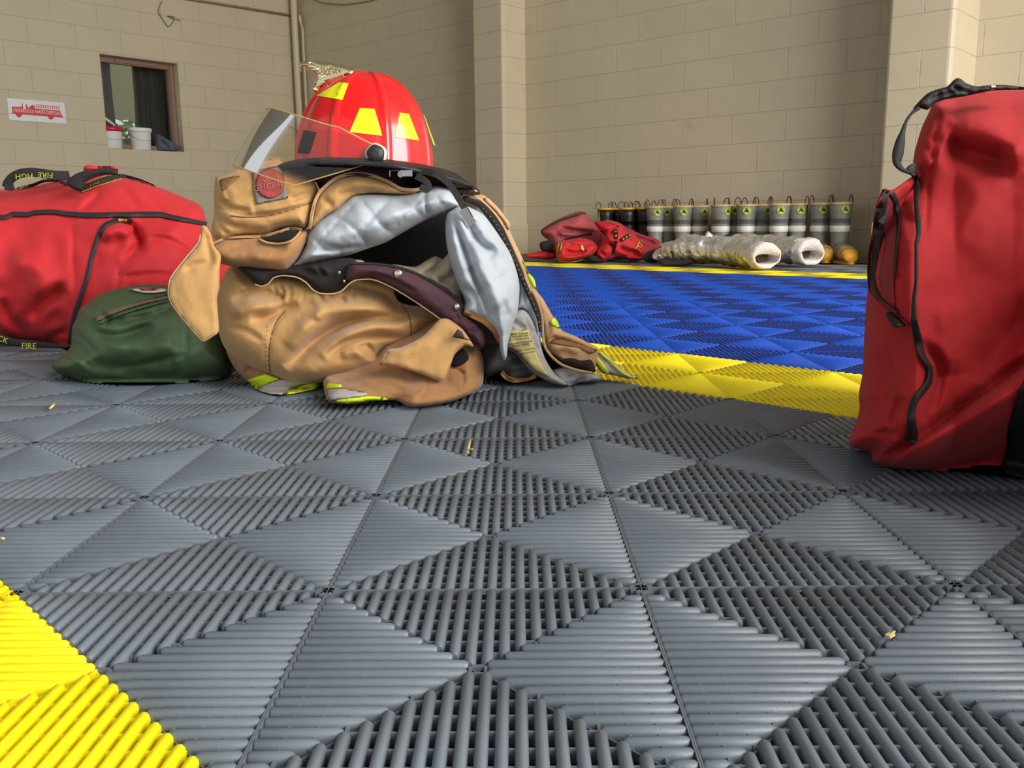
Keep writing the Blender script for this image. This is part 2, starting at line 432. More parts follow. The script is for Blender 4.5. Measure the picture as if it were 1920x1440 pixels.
slab(Pcor-WD*.3, Pend, -.1, WH, WN, .3).obj('wall_back', WB, None, kind='structure', keep=True)
def pilaster(u_fl, u_fr, u_wr, vv, name):
    """photo columns at height v: front-left edge, front-right edge, where its right side meets the wall"""
    Q = wall_at(u_wr, vv); Q[2] = 0
    lo, hi = 0.02, 1.5
    for _ in range(40):
        m_ = (lo+hi)/2; q = Q-WN*m_; q = np.array([q[0], q[1], at(np.array(u_wr*1.), np.array(vv*1.), np.array(1.))[2]])-CAM
        # use floor-projected azimuth: compare along the same height as the wall point
        zz = wall_at(u_wr, vv)[2]; q[2] = zz-CAM[2]
        u = 960+FPX*(q@RT)/(q@FW)
        if u > u_fr: lo = m_
        else: hi = m_
    D = (lo+hi)/2
    A = on_plane(u_fl, vv, P0-WN*D, WN); B = Q-WN*D; A[2] = 0; B[2] = 0
    L = np.linalg.norm((B-A)[:2]); bev = .03
    prof = [(0, D+.02), (0, .0), (.0, 0), (L-bev, 0), (L-bev*.6, bev*.1), (L-bev*.1, bev*.6), (L, bev), (L, D+.02)]
    prof = [(0, D+.02), (0, .02), (.006, .006), (.02, 0), (L-bev, 0), (L-bev*.6, bev*.1), (L-bev*.1, bev*.6), (L, bev), (L, D+.02)]
    R = [[A+WD*x+WN*y+Z_*z for x, y in prof] for z in (-.05, WH)]
    mb = MB(); mb.rings(R); mb.f = [f[::-1] for f in mb.f]
    # low plinth course
    c = A+WD*(L/2)+WN*(D/2-.015); c[2] = .14
    mb.box(c, (WD, WN, Z_), (L/2+.02, D/2+.012, .14))
    mb.obj(name, WB, None, kind='structure', keep=True)
    print(name, 'depth', D, 'width', L)
    return A, B, D
pl1 = pilaster(889, 945, 986, 250, 'trim_1')
pl2 = pilaster(1662, 1786, 1829, 120, 'trim_2')
# window opening in the left wall
a0 = lw_at(188, 101); a1 = lw_at(332, 119); a2 = lw_at(201, 280); a3 = lw_at(346, 283)
def along(P): return float(np.dot(np.array(P)-Pcor, LD))
s0, s1 = (along(a1)+along(a3))/2, (along(a0)+along(a2))/2     # s0 near the corner, s1 towards the camera
z0w, z1w = (a2[2]+a3[2])/2, (a0[2]+a1[2])/2
print('window s', s0, s1, 'z', z0w, z1w, 'corner', Pcor)
def lp(s, z, o=0.): q = Pcor+LD*s-LN*o; return np.array([q[0], q[1], z])    # o>0 = into the room
mb = MB()
for sa, sb, za, zb in ((-.3, s0, -.1, WH), (s1, 10.5, -.1, WH), (s0, s1, -.1, z0w), (s0, s1, z1w, WH)):
    slab(lp(sa, 0), lp(sb, 0), za, zb, LN, .22, 0, mb)
mb.obj('wall_left', WL, None, kind='structure', keep=True)
FRM = mat('brown_window_frame', srgb(136, 108, 86), .5)
fr = MB(); ws = s1-s0; fw = .055; fd = .14
for sa, sb, za, zb in ((s0, s0+fw, z0w, z1w), (s1-fw, s1, z0w, z1w), (s0+fw, s1-fw, z1w-fw, z1w), (s0+fw, s1-fw, z0w, z0w+fw)):
    c = (lp((sa+sb)/2, (za+zb)/2, -fd)); fr.box(c, (LD, LN, Z_), ((sb-sa)/2, .03, (zb-za)/2))
    g = .018; c = lp((sa+sb)/2, (za+zb)/2, -fd+.035); fr.box(c, (LD, LN, Z_), ((sb-sa)/2*.6, .012, (zb-za)/2*(.6 if zb-za < .1 else 1)))
wf = fr.obj('window_1', FRM, None, kind='structure', keep=True)
gl = bpy.data.materials.new('window_glass'); gl.use_nodes = True; nt = gl.node_tree; nt.nodes.clear()
o_ = nt.nodes.new('ShaderNodeOutputMaterial'); mxs = nt.nodes.new('ShaderNodeMixShader'); tr = nt.nodes.new('ShaderNodeBsdfTransparent'); gs = nt.nodes.new('ShaderNodeBsdfGlossy'); fn = nt.nodes.new('ShaderNodeFresnel')
gs.inputs['Roughness'].default_value = .03; tr.inputs[0].default_value = (.9, .93, .92, 1); fn.inputs[0].default_value = 1.45
nt.links.new(fn.outputs[0], mxs.inputs[0]); nt.links.new(tr.outputs[0], mxs.inputs[1]); nt.links.new(gs.outputs[0], mxs.inputs[2]); nt.links.new(mxs.outputs[0], o_.inputs[0])
MB().box(lp((s0+s1)/2, (z0w+z1w)/2, -fd-.005), (LD, LN, Z_), (ws/2-fw*.9, .003, (z1w-z0w)/2-fw*.9)).obj('window_pane', gl, wf)
# room behind: floor, far wall with its own window and roller blind
rl = mat('office_wall', srgb(150, 145, 118), .8)
RD = 2.4                                                     # depth of that room
def rp(s, z, dpt): q = Pcor+LD*s+LN*dpt; return np.array([q[0], q[1], z])
# visible far opening found from the photo: u 216..296, v 221..262
f0 = on_plane(214, 222, Pcor+LN*RD, LN); f1 = on_plane(300, 264, Pcor+LN*RD, LN)
fs0, fs1 = sorted((along(f0), along(f1))); fs0 -= .35; fs1 += .2; fz0, fz1 = f1[2], f0[2]+1.2
mb = MB()
for sa, sb, za, zb in ((-2, fs0, -.1, 3.2), (fs1, 7, -.1, 3.2), (fs0, fs1, -.1, fz0), (fs0, fs1, fz1, 3.2)):
    c = rp((sa+sb)/2, (za+zb)/2, RD+.06); mb.box(c, (LD, LN, Z_), (abs(sb-sa)/2, .06, (zb-za)/2))
mb.obj('wall_office', rl, None, kind='structure', keep=True)
bl = mat('olive_blind', srgb(214, 208, 168), .8)
MB().box(rp((fs0+fs1)/2, (f0[2]+fz1)/2, RD-.02), (LD, LN, Z_), ((fs1-fs0)/2, .006, (fz1-f0[2])/2)).box(rp((fs0+fs1)/2, f0[2], RD-.02), (LD, LN, Z_), ((fs1-fs0)/2, .012, .012)).obj(
    'roller_blind', bl, None, label='olive roller blind half lowered behind the wall window', cat='blind')
CUR = mat('charcoal_curtain', srgb(66, 62, 60), .9, bump=(40, .3, .01))
def curtain(sa, sb, za, zb, dpt, lab, sb2=None):
    n = 40; R = []
    for k in range(14):
        z = zb+(za-zb)*k/13; row = []
        for q in range(n+1):
            t = q/n; s = sa+(sb-sa)*t
            if sb2 is not None: s = s+(sb2-sb)*t*(k/13)
            row.append(rp(s, z, dpt+.03*math.sin(t*PI*9+.6*math.sin(k*.4))+.006*math.sin(q*2.1)))
        row += [p+LN*.006 for p in row[::-1]]
        R.append(row)
    MB().rings(R).obj('curtain', CUR, None, smooth=True, label=lab, cat='curtain')
def s_of(u, v, dpt): return along(on_plane(u, v, Pcor+LN*dpt, LN))
cd = .38
zt_ = on_plane(260, 118, Pcor+LN*cd, LN)[2]+.12; zb_ = on_plane(260, 275, Pcor+LN*cd, LN)[2]-.2
curtain(s_of(316, 180, cd)-.12, s_of(246, 120, cd), zb_, zt_, cd, 'wide charcoal curtain hanging at the right of the wall window', s_of(258, 270, cd))
curtain(s_of(212, 180, cd), s_of(212, 180, cd)+.7, zb_, zt_, cd, 'narrow charcoal curtain hanging at the left of the wall window')
# tree outside
LEAF = mat('leaf_green', srgb(120, 160, 70), .6, var=(2, .5)); random.seed(2)
tc0 = on_plane(256, 236, Pcor+LN*6.5, LN); mbt = MB()
for k in range(900):
    a = random.uniform(0, 2*PI); r = .75*random.random()**.5; z = random.uniform(-.45, 1.0)
    c = tc0+np.array([r*math.cos(a), r*math.sin(a), z]); e1 = np.array([random.gauss(0, 1) for _ in range(3)]); e1 /= np.linalg.norm(e1)
    e2 = np.cross(e1, (random.random(), random.random(), .3)); e2 /= np.linalg.norm(e2)
    l = .07; mbt.add([c-e1*l, c-e2*l*.45, c+e1*l, c+e2*l*.45], [(0, 1, 2, 3)])
tt = thing('tree', (tc0[0], tc0[1], 0), 'green leafy tree outside, seen through the wall window', 'tree')
mbt.obj('foliage', LEAF, tt)
MB().tube([(tc0[0], tc0[1], -.05), (tc0[0]+.05, tc0[1], 1.2), tc0+np.array([0, 0, .5])], [.09, .07, .03], 8).obj('trunk', mat('bark', srgb(90, 75, 60), .9), tt, smooth=True)
CEIL = mat('ceiling_paint', srgb(190, 182, 165), .8)
cc = (Pcor+Pend)/2-WN*4.5; cc[2] = WH+.1
MB().box(cc, (WD, WN, Z_), (6.8, 5.2, .1)).obj('ceiling', CEIL, None, kind='structure', keep=True)
# pipes in the corner
PIPE = mat('painted_pipe', srgb(200, 186, 156), .5)
def vpipe(u, v, off, r, lab):
    q = on_plane(u, v, Pcor-LN*off, LN); 
    MB().tube([(q[0], q[1], -.02), (q[0], q[1], WH)], r, 14).obj('pipe', PIPE, None, smooth=True, label=lab, cat='pipe')
vpipe(553, 60, .09, .037, 'thick beige painted pipe standing in the wall corner')
q = on_plane(575, 120, Pcor-LN*.16, LN)-WN*.04; q2 = on_plane(560, 28, Pcor-LN*.12, LN)
tp = np.array([q[0], q[1], q2[2]])
MB().tube([(q[0], q[1], -.02), (q[0], q[1], tp[2]-.16), (q[0]-.01, q[1], tp[2]-.08), tp-WD*.03-Z_*.02, tp-WD*.06], .017, 10).obj('pipe', PIPE, None, smooth=True, label='thin beige pipe bending over beside the thick corner pipe', cat='pipe')
ca = lw_at(355, -2, .03); cb2 = lw_at(548, 29, .03); dirc = (ca-cb2); ca = cb2+dirc*2.5
MB().tube([cb2, ca], .012, 8).obj('conduit', mat('grimy_conduit', srgb(150, 132, 104), .6), None, smooth=True, label='thin grimy conduit running along the top of the window wall', cat='conduit')
WIRE = mat('old_wire', srgb(120, 108, 86), .6)
MB().tube([lw_at(u, v, .02) for u, v in catmull([(304, 2), (297, 20), (305, 36), (316, 50), (324, 42), (327, 32), (314, 30), (322, 34), (338, 38)], False, 4)], .004, 6).obj(
    'loose_wire', WIRE, None, smooth=True, label='loose looped wire dangling on the window wall above the window', cat='wire')
MB().tube([wall_at(u, v, .02) for u, v in catmull([(575, -10), (600, 4), (650, 8), (700, 0), (730, -12)], False, 6)], .005, 6).obj(
    'hanging_cable', WIRE, None, smooth=True, label='thin sagging cable at the top of the shaded wall beside the corner pipe', cat='cable')

# sign on the left wall
SW = mat('sign_white', srgb(222, 222, 226), .4); SR = mat('sign_red', srgb(205, 52, 40), .45)
g0 = lw_at(13, 184); g1 = lw_at(120, 193); g2 = lw_at(16, 226); g3 = lw_at(124, 232)
sl, sr = along(g0)*.5+along(g2)*.5, along(g1)*.5+along(g3)*.5; zb, zt = (g2[2]+g3[2])/2, (g0[2]+g1[2])/2
sg = thing('sign', lp((sl+sr)/2, (zb+zt)/2, .01), 'white sign with a red fire engine reading hazardous waste disposal', 'sign')
MB().box(lp((sl+sr)/2, (zb+zt)/2, .006), (LD, LN, Z_), (abs(sl-sr)/2, .004, (zt-zb)/2)).obj('plate', SW, sg)
W_, H_ = abs(sl-sr), zt-zb
def sp(x, y, o=.0115): return lp(sl+(sr-sl)*x, zb+H_*y, o)   # x 0..1 left to right, y 0..1
mbs = MB()
def spoly(pts, o=.0118):
    n = len(pts); v = [sp(x, y, o) for x, y in pts]+[sp(x, y, .009) for x, y in pts]
    mbs.add(v, [list(range(n)), [i+n for i in range(n)][::-1]]+[[i, i+n, (i+1) % n+n, (i+1) % n] for i in range(n)])
spoly([(.03, .30), (.03, .335), (.065, .335), (.065, .62), (.24, .65), (.245, .82), (.255, .82), (.26, .56), (.30, .56), (.31, .80), (.335, .74), (.34, .6), (.36, .66), (.40, .74), (.42, .77), (.455, .76), (.46, .62), (.90, .62), (.94, .33), (.975, .33), (.975, .295)])
for cx in (.17, .725):
    spoly([(cx-.055, .31)]+[(cx+.055*math.cos(a), .31+.15*math.sin(a)) for a in np.linspace(PI, 2*PI, 9)][1:-1]+[(cx+.055, .31)])
spoly([(.48, .80), (.905, .80), (.905, .815), (.48, .815)]); spoly([(.48, .68), (.905, .68), (.905, .695), (.48, .695)])
for k in range(11): x = .485+k*.04; spoly([(x, .69), (x+.014, .69), (x+.014, .805), (x, .805)])
mbs.obj('fire_engine_picture', SR, sg)
tv, tf_ = text_mesh('HAZARDOUS WASTE DISPOSAL', 1.0); tw = tv[:, 0].max()-tv[:, 0].min(); th_ = tv[:, 1].max()-tv[:, 1].min()
tvv = np.array([sp(.50+x/tw*.82, .47+y/th_*.17, .0128) for x, y, _ in tv]); obj('lettering', tvv, tf_, SW, sg)

# buckets, markers, jacket on the window sill
BK = mat('white_bucket_plastic', srgb(232, 230, 226), .35); RDL = mat('red_lid', srgb(190, 30, 60), .4)
def bucket(u, v, uw, hpx, lidpx, lidm, lab, tilt=0):
    c = lw_at(u, v, .0); c = c+LN*.075; c[2] = z0w
    D = (c-CAM)@FW; r = uw/2/FPX*D; h = hpx/FPX*D
    t = thing('bucket', tuple(c), lab, 'bucket')
    n = 28; P = [(r*.86, 0), (r*.9, .004), (r, h), (r*1.02, h+.003)]
    MB().rings([[c+np.array([a*math.cos(q*2*PI/n), a*math.sin(q*2*PI/n), z]) for q in range(n)] for a, z in P]).obj('body', BK, t, smooth=True)
    l = lidpx/FPX*D; P = [(r*1.0, 0), (r*1.09, .002), (r*1.12, l*.5), (r*1.09, l*.92), (r*.95, l), (r*.9, l*.85)]
    TM = Matrix.Rotation(tilt, 3, Vector(WN)); 
    MB().rings([[c+np.array([0, 0, h])+np.array(TM @ Vector((a*math.cos(q*2*PI/n), a*math.sin(q*2*PI/n), z))) for q in range(n)] for a, z in P]).obj('lid', lidm, t, smooth=True)
    # wire bail hanging at the side
    MB().tube([c+np.array([0, 0, h*.85])+LD*r*1.02*math.cos(a)+(-LN)*r*1.02*math.sin(a)*0.98-np.array([0, 0, h*.35*math.sin(a)]) for a in np.linspace(0, PI, 15)], .0015, 5).obj('bail', mat('steel_wire', (.5, .5, .5, 1), .3, 1), t, smooth=True)
    return c, r, h, l
c1, r1, h1, l1 = bucket(217.5, 278, 38, 31, 9, RDL, 'white bucket with a red lid on the window sill')
c2, r2, h2, l2 = bucket(271.5, 280, 38, 33, 8, BK, 'white bucket with a tilted white lid on the window sill', .06)
MK = mat('dark_marker', srgb(35, 35, 38), .5)
for k, (dx, hh) in enumerate(((.01, .035), (.035, .05), (.055, .04), (-.01, .03), (.07, .03))):
    p = c1+LD*(-dx)+np.array([0, 0, h1+l1]); MB().tube([p-Z_*.001, p+Z_*hh+WD*.004], .006, 8).obj('marker', MK, None, smooth=True,
        label='thin dark marker standing on the red bucket lid in the window', cat='marker', group='markers on the red bucket lid')
p = c1+np.array([0, 0, h1+l1+.012])
MB().tube([p+LD*.07+Z_*.07-LN*.03, p-LD*.03-LN*.03-Z_*0.0], .014, 12).obj('plastic_tube', mat('clear_white_plastic', srgb(215, 210, 205), .3), None, smooth=True,
    label='translucent white tube leaning on the red-lidded bucket', cat='tube')

JK = mat('slate_jacket_cloth', srgb(84, 92, 104), .85, bump=(30, .5, .01))
jc = lw_at(315, 275, 0) + LN*.07; jD = float((jc-CAM)@FW)
Relief([(292, 282), (291, 258), (293, 251), (302, 254), (314, 261), (326, 268), (333, 272), (341, 276), (338, 281), (325, 283), (305, 283)], jD, .05, .05, 9, 2.2, [([(300, 262), (312, 272), (318, 280)], 2, .04), ([(326, 270), (328, 280)], 2, .03)], gz=.5, wr=(.02, .1)).build('jacket', JK, None, label='crumpled slate grey jacket on the window sill beside the buckets', cat='jacket')
# ================================================================== TURNOUT GEAR IN THE MIDDLE
TAN = mat('tan_canvas', srgb(200, 154, 94), .85, weave=(260, .25), bump=(38, .5, .006), var=(14, .16), sheen=.25)
TAN2 = mat('worn_tan_canvas', srgb(176, 126, 76), .85, weave=(260, .25), bump=(60, .4, .004), var=(18, .3), sheen=.2)
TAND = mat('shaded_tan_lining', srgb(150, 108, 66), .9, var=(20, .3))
LIN = mat('silver_lining', srgb(190, 197, 206), .9, bump=(70, .2, .003), var=(12, .16), sheen=.1, spec=.2)
LINB = mat('beige_lining', srgb(178, 166, 140), .85, bump=(50, .4, .004), var=(10, .2))
BLK = mat('black_cloth', srgb(38, 33, 32), .9, bump=(80, .4, .003), var=(20, .3))
DRK = mat('near_black_fill', srgb(22, 19, 18), 1.0)  # near black fills gaps and carries the shade inside the openings
GRD = mat('dark_grey_cloth', srgb(74, 72, 70), .9, bump=(60, .3, .003))
PUR = mat('plum_waistband', srgb(74, 44, 54), .75, weave=(400, .2), bump=(50, .2, .003))
LIME = mat('lime_reflective', srgb(215, 235, 30), .5, var=(30, .12))
SILV = mat('grey_reflective', srgb(178, 170, 168), .45, var=(30, .1))
CHR = mat('chrome', (.75, .75, .75, 1), .15, 1)
THR = mat('pale_thread', srgb(196, 176, 140), .9)
LEA = mat('orange_leather', srgb(214, 146, 82), .7, bump=(90, .4, .003), var=(30, .3))
VEL = mat('dark_velcro', srgb(48, 38, 36), 1.0, bump=(200, 1, .004))
BEI = mat('peach_edge', srgb(206, 170, 128), .85)

# ---------------------------------------------------------------- trousers
tl = fl(650, 745); tr_ = thing('turnout_trousers', (tl[0], tl[1]+.12, 0), 'crumpled tan turnout trousers with plum waistband and lime stripes under the coat', 'trousers')
Mo = [(410, 545), (418, 520), (433, 499), (470, 500), (530, 500), (600, 505), (680, 512), (735, 538), (752, 566), (800, 576), (828, 598), (815, 612), (792, 627), (768, 640), (745, 648), (722, 655), (710, 668), (715, 682),
      (690, 697), (650, 707), (600, 717), (568, 720), (535, 713), (508, 702), (472, 690), (440, 672), (420, 650), (410, 622), (407, 580)]
Mf = [([(535, 690), (560, 668), (590, 640), (630, 615), (665, 601), (710, 596), (765, 600)], 11, .034),
      ([(540, 650), (575, 610), (620, 580), (680, 578), (740, 590)], 17, -.020),
      ([(600, 670), (650, 628), (700, 612), (760, 615)], 12, -.014),
      ([(610, 668), (645, 643), (690, 632), (735, 632), (760, 630)], 6, .016),
      ([(435, 562), (470, 548), (505, 550), (532, 563)], 8, .016),
      ([(430, 590), (480, 575), (525, 572)], 12, -.012),
      ([(470, 598), (500, 597), (535, 578), (560, 570)], 9, .015),
      ([(535, 583), (518, 604), (508, 635), (504, 670), (507, 700)], 2.2, .006, 'c'),
      ([(527, 590), (510, 615), (499, 650), (496, 695)], 2, .003, 'c'),
      ([(520, 530), (531, 545), (529, 565)], 3, .012), ([(541, 528), (546, 548), (540, 566)], 3, .012), ([(512, 534), (522, 552), (533, 560)], 3, .01),
      ([(568, 540), (570, 555), (563, 570)], 2, .006, 'c'),
      ([(600, 548), (606, 566)], 4, .014), ([(640, 552), (648, 570)], 4, .014), ([(618, 545), (622, 560)], 3, .010), ([(660, 545), (664, 562)], 3, .01),
      ([(680, 530), (683, 560)], 2, .008, 'c'), ([(697, 530), (693, 558)], 2, .008, 'c'), ([(722, 540), (720, 568)], 2, .006, 'c'),
      ([(585, 552), (600, 575), (590, 600)], 10, -.008),
      ([(752, 570), (768, 595), (771, 640)], 2, .005, 'c'),
      ([(672, 655), (690, 648), (702, 668)], 5, .014), ([(705, 672), (712, 658), (722, 654)], 4, .02), ([(640, 668), (665, 660), (685, 668)], 9, -.008),
      ([(430, 640), (470, 640), (500, 620)], 18, -.006), ([(560, 705), (620, 690), (680, 690)], 14, -.008), ([(425, 615), (460, 620), (495, 640)], 6, .006)]
L0 = Relief([(410, 600), (450, 620), (520, 660), (620, 680), (700, 690), (690, 700), (615, 712), (600, 725), (545, 738), (522, 741), (500, 737), (470, 720), (455, 706), (440, 690), (426, 664), (420, 640)], 1.80, .05, .12, 30,
            6, [([(432, 655), (440, 672), (450, 690)], 4, .015), ([(428, 640), (440, 658), (462, 676)], 4, .012), ([(455, 700), (470, 690), (490, 688)], 3, .012)])
L0.build('lower_leg', TAN2, tr_)
M = Relief(Mo, lambda u, v: 1.755+(720-v)*.0003, .115, .2, 75, 4, [(a[0], a[1], a[2]*(1.5 if a[1] > 4 else 1.2))+tuple(a[3:]) for a in Mf], wr=(.004, .02)); M.build('trouser_leg', TAN, tr_)
def band(poly, k0, k1, base, nm, m_, off=.003, tf=.003):
    Relief(poly, base.depth(off), tf, .002, 4, 4, sharp=True).build(nm, m_, tr_)
band([(462, 713), (497, 700), (523, 708), (522, 712), (480, 729), (470, 722)], 0, 0, L0, 'reflective_stripe', LIME)
band([(480, 729), (524, 711), (560, 712), (585, 717), (543, 730), (527, 740), (505, 738), (490, 734)], 0, 0, L0, 'reflective_stripe', SILV)
band([(541, 731), (588, 717), (600, 719), (603, 723), (590, 730), (550, 738), (524, 741), (528, 738)], 0, 0, L0, 'reflective_stripe', LIME)
Rr = Relief([(606, 716), (612, 702), (650, 690), (700, 672), (722, 650), (770, 625), (820, 596), (850, 600), (885, 637), (898, 652), (906, 672), (907, 700), (904, 722), (884, 738), (850, 752), (810, 760), (770, 763), (742, 751), (705, 752), (652, 758), (616, 752), (609, 736)],
            lambda u, v: 1.735+(700-v)*.0003-.0022*np.clip(v-700, 0, 70), .09, .15, 60, 4,
            [([(700, 700), (745, 704), (770, 715), (785, 708)], 7, .014), ([(690, 716), (730, 722), (760, 735)], 6, .012), ([(795, 706), (796, 722), (788, 737), (778, 748), (768, 762)], 2.4, -.005, 'c'),
             ([(801, 706), (802, 722), (794, 739), (784, 750)], 2.2, .006, 'c'), ([(830, 705), (845, 720), (862, 735)], 7, .012), ([(850, 690), (868, 700), (868, 728)], 3, .010), ([(893, 680), (901, 700), (902, 722)], 4, .006),
             ([(870, 668), (880, 690), (878, 720)], 10, -.012), ([(720, 740), (750, 745), (775, 745)], 4, .008), ([(610, 705), (640, 712), (690, 728)], 4, .012), ([(640, 718), (660, 712), (690, 722)], 4, .008)], wr=(.004, .03))
Rr.build('trouser_leg', TAN2, tr_)
band([(609, 718), (640, 719), (641, 726), (612, 730)], 0, 0, Rr, 'reflective_stripe', LIME)
band([(612, 731), (642, 727), (690, 736), (690, 742), (640, 748), (620, 752), (616, 750)], 0, 0, Rr, 'reflective_stripe', SILV)
band([(620, 753), (642, 748), (690, 742), (722, 745), (728, 749), (705, 752), (652, 758)], 0, 0, Rr, 'reflective_stripe', LIME)
Fp = Relief([(712, 684), (717, 668), (728, 655), (750, 652), (790, 632), (823, 600), (840, 598), (868, 618), (888, 650), (872, 648), (854, 662), (845, 684), (829, 714), (790, 701), (745, 688), (722, 684)],
            lambda u, v: 1.605+(690-v)*.00035, .012, .010, 12, 4.5, [([(722, 684), (728, 660), (745, 652)], 3, .004, 'c'), ([(730, 655), (770, 660), (830, 640)], 12, -.006), ([(770, 690), (800, 660), (850, 625)], 14, .005)], wr=(.003, .03))
Fp.build('cargo_pocket_flap', TAN, tr_)
Relief([(846, 684), (854, 664), (868, 652), (876, 660), (879, 673), (868, 683), (852, 689)], 1.645, .004, .02, 6, 4).build('pocket_opening', DRK, tr_, label='torn pocket opening, its inner shade painted near black')
Relief([(848, 632), (858, 617), (866, 622), (872, 634), (888, 640)], 1.60, .004, .002, 5, 4, sharp=True).build('cloth_patch', PUR, tr_, label='small plum corner patch')
for k in range(6):
    strip('stitching', [(716+k*2.2, 681-k*4.2), (722+k*2.2, 679-k*4)], 1.2, Fp.depth(.002), .0008, mat('grey_thread', srgb(120, 116, 120), .8), tr_, res=3)
strip('seam', [(752, 570), (766, 590), (771, 615), (770, 638)], 1.6, M.depth(.0005), .0008, mat('brown_thread', srgb(120, 76, 36), .9), tr_)
strip('seam', [(535, 583), (518, 604), (508, 635), (504, 670), (507, 700)], 1.6, M.depth(.0005), .0008, MATS['brown_thread'], tr_)
for k in range(11):
    y = 610+k*8; x = 503-3*math.sin(k/10*2.4); strip('stitching', [(x-2, y+3), (x+2, y-2)], 1.5, M.depth(.001), .0008, THR, tr_, res=2)
# inner (black) side of the waist, plum facing, beige inner liner
Wb = Relief([(444, 497), (480, 500), (530, 500), (590, 492), (640, 484), (665, 486), (670, 510), (660, 530), (640, 545), (622, 550), (600, 549), (586, 542), (574, 529), (556, 519), (530, 516), (512, 520), (502, 531), (488, 536), (476, 531), (460, 515)],
            1.70, .03, .05, 22, 4.5, [([(520, 505), (560, 505), (600, 520)], 6, .012), ([(575, 500), (600, 500), (620, 515)], 5, -.01), ([(590, 490), (612, 520)], 3, .01)])
Wb.build('waistband', BLK, tr_, label='black inner waistband')
Nl = Relief([(636, 497), (645, 488), (676, 487), (690, 494), (740, 496), (778, 500), (800, 488), (818, 480), (830, 486), (842, 474), (852, 482), (862, 520), (870, 548), (868, 566), (880, 580), (850, 575), (800, 540), (740, 520), (660, 505)],
            1.73, .035, .05, 22, 4.5, [([(790, 520), (820, 500), (825, 482)], 5, .02), ([(820, 530), (845, 520), (856, 500)], 6, .016), ([(800, 515), (840, 540), (864, 560)], 5, -.014)], wr=(.004, .05))
Nl.build('inner_liner', LINB, tr_)
Pw = Relief([(655, 493), (662, 491), (700, 492), (738, 497), (775, 508), (812, 527), (845, 549), (868, 569), (868, 585), (886, 600), (905, 620), (910, 640), (903, 655), (890, 645), (872, 628), (850, 612), (828, 598), (800, 578), (765, 556), (740, 540), (718, 530), (697, 522), (680, 522), (662, 526), (648, 524), (650, 508)],
            1.665, .028, .03, 18, 4.5, [([(665, 505), (700, 505), (740, 520), (800, 550)], 10, -.006), ([(690, 515), (730, 522), (780, 548)], 4, .01), ([(855, 600), (862, 590)], 3, .012), ([(880, 622), (900, 612)], 3, .015)], wr=(.002, .04))
Pw.build('waistband', PUR, tr_, label='plum waistband facing')
strip('binding', [(655, 494), (700, 494), (738, 499), (775, 510), (812, 529), (845, 551), (866, 570)], 4.5, Pw.depth(.001), .0015, BLK, tr_)
strip('piping', [(478, 533), (490, 537), (503, 532), (513, 521), (530, 517), (556, 520), (574, 530), (586, 543), (600, 550), (622, 551), (640, 546), (655, 532), (668, 525), (697, 524), (718, 531), (740, 542), (765, 557), (800, 580), (828, 600)], 2.6,
      lambda u, v: np.full(len(u), 1.655)+.03*np.clip((620-u)/140, 0, 1), .002, BEI, tr_)
for (u, v, r) in ((747, 513, 8.5), (857, 575, 7), (637, 511, 3.5), (646, 527, 3)):
    Dp = float(Pw.front(np.array([[u, v]], float))[0])-.004 if u > 650 else 1.655
    c = at(np.array(u*1.), np.array(v*1.), np.array(Dp)); rr = r/FPX*Dp
    R = [[c+RT*a*math.cos(q*PI/8)*(.8 if u > 800 else 1)+UP*a*math.sin(q*PI/8)-FW*z for q in range(16)] for a, z in ((rr, -.003), (rr, .001), (rr*.7, .0035), (rr*.25, .0042))]
    m = MB(); m.rings(R); m.obj('snap_fastener', CHR, tr_, smooth=True, label='chrome snap')

Relief([(720, 520), (760, 545), (800, 566), (850, 600), (880, 630), (905, 650), (903, 690), (860, 680), (800, 650), (740, 600), (722, 570)], 1.80, .02, .06, 25, 7).build('inner_liner', DRK, tr_, label='black filler behind the gap at the trouser waist')
# ---------------------------------------------------------------- coat
cl_ = fl(1000, 715); co = thing('turnout_coat', (cl_[0]-.15, cl_[1]+.15, 0), 'tan turnout coat with quilted silver lining folded open on top of the trousers', 'coat')
K = Relief([(548, 505), (600, 470), (700, 430), (800, 396), (870, 380), (925, 430), (960, 520), (985, 600), (1030, 660), (1045, 700), (1000, 714), (930, 712), (900, 700), (870, 650), (800, 560), (660, 520), (580, 515)], 1.97, .03, .16, 40, 9)
K.build('dark_lining_fill', DRK, co, label='black inside of the coat')
Relief([(1000, 640), (1020, 650), (1040, 668), (1070, 686), (1100, 698), (1090, 704), (1050, 706), (1015, 700)], 1.83, .02, .04, 12, 6).build('dark_lining_fill', DRK, co, label='black filler in the gap at the hem')
Gd = Relief([(895, 640), (930, 640), (975, 650), (1000, 680), (1012, 702), (980, 712), (956, 714), (938, 700), (912, 708), (900, 690)], 1.80, .05, .08, 20, 5,
            [([(940, 700), (960, 680), (985, 675)], 5, .012), ([(950, 705), (975, 694), (1000, 695)], 4, .01)], wr=(.005, .05))
Gd.build('sleeve', GRD, co, label='dark grey crumpled sleeve end')
strip('cuff', [(940, 698), (950, 708), (966, 713), (990, 710), (1005, 704)], 9, Gd.depth(.002), .002, LEA, co, label='frayed brown cuff edge')
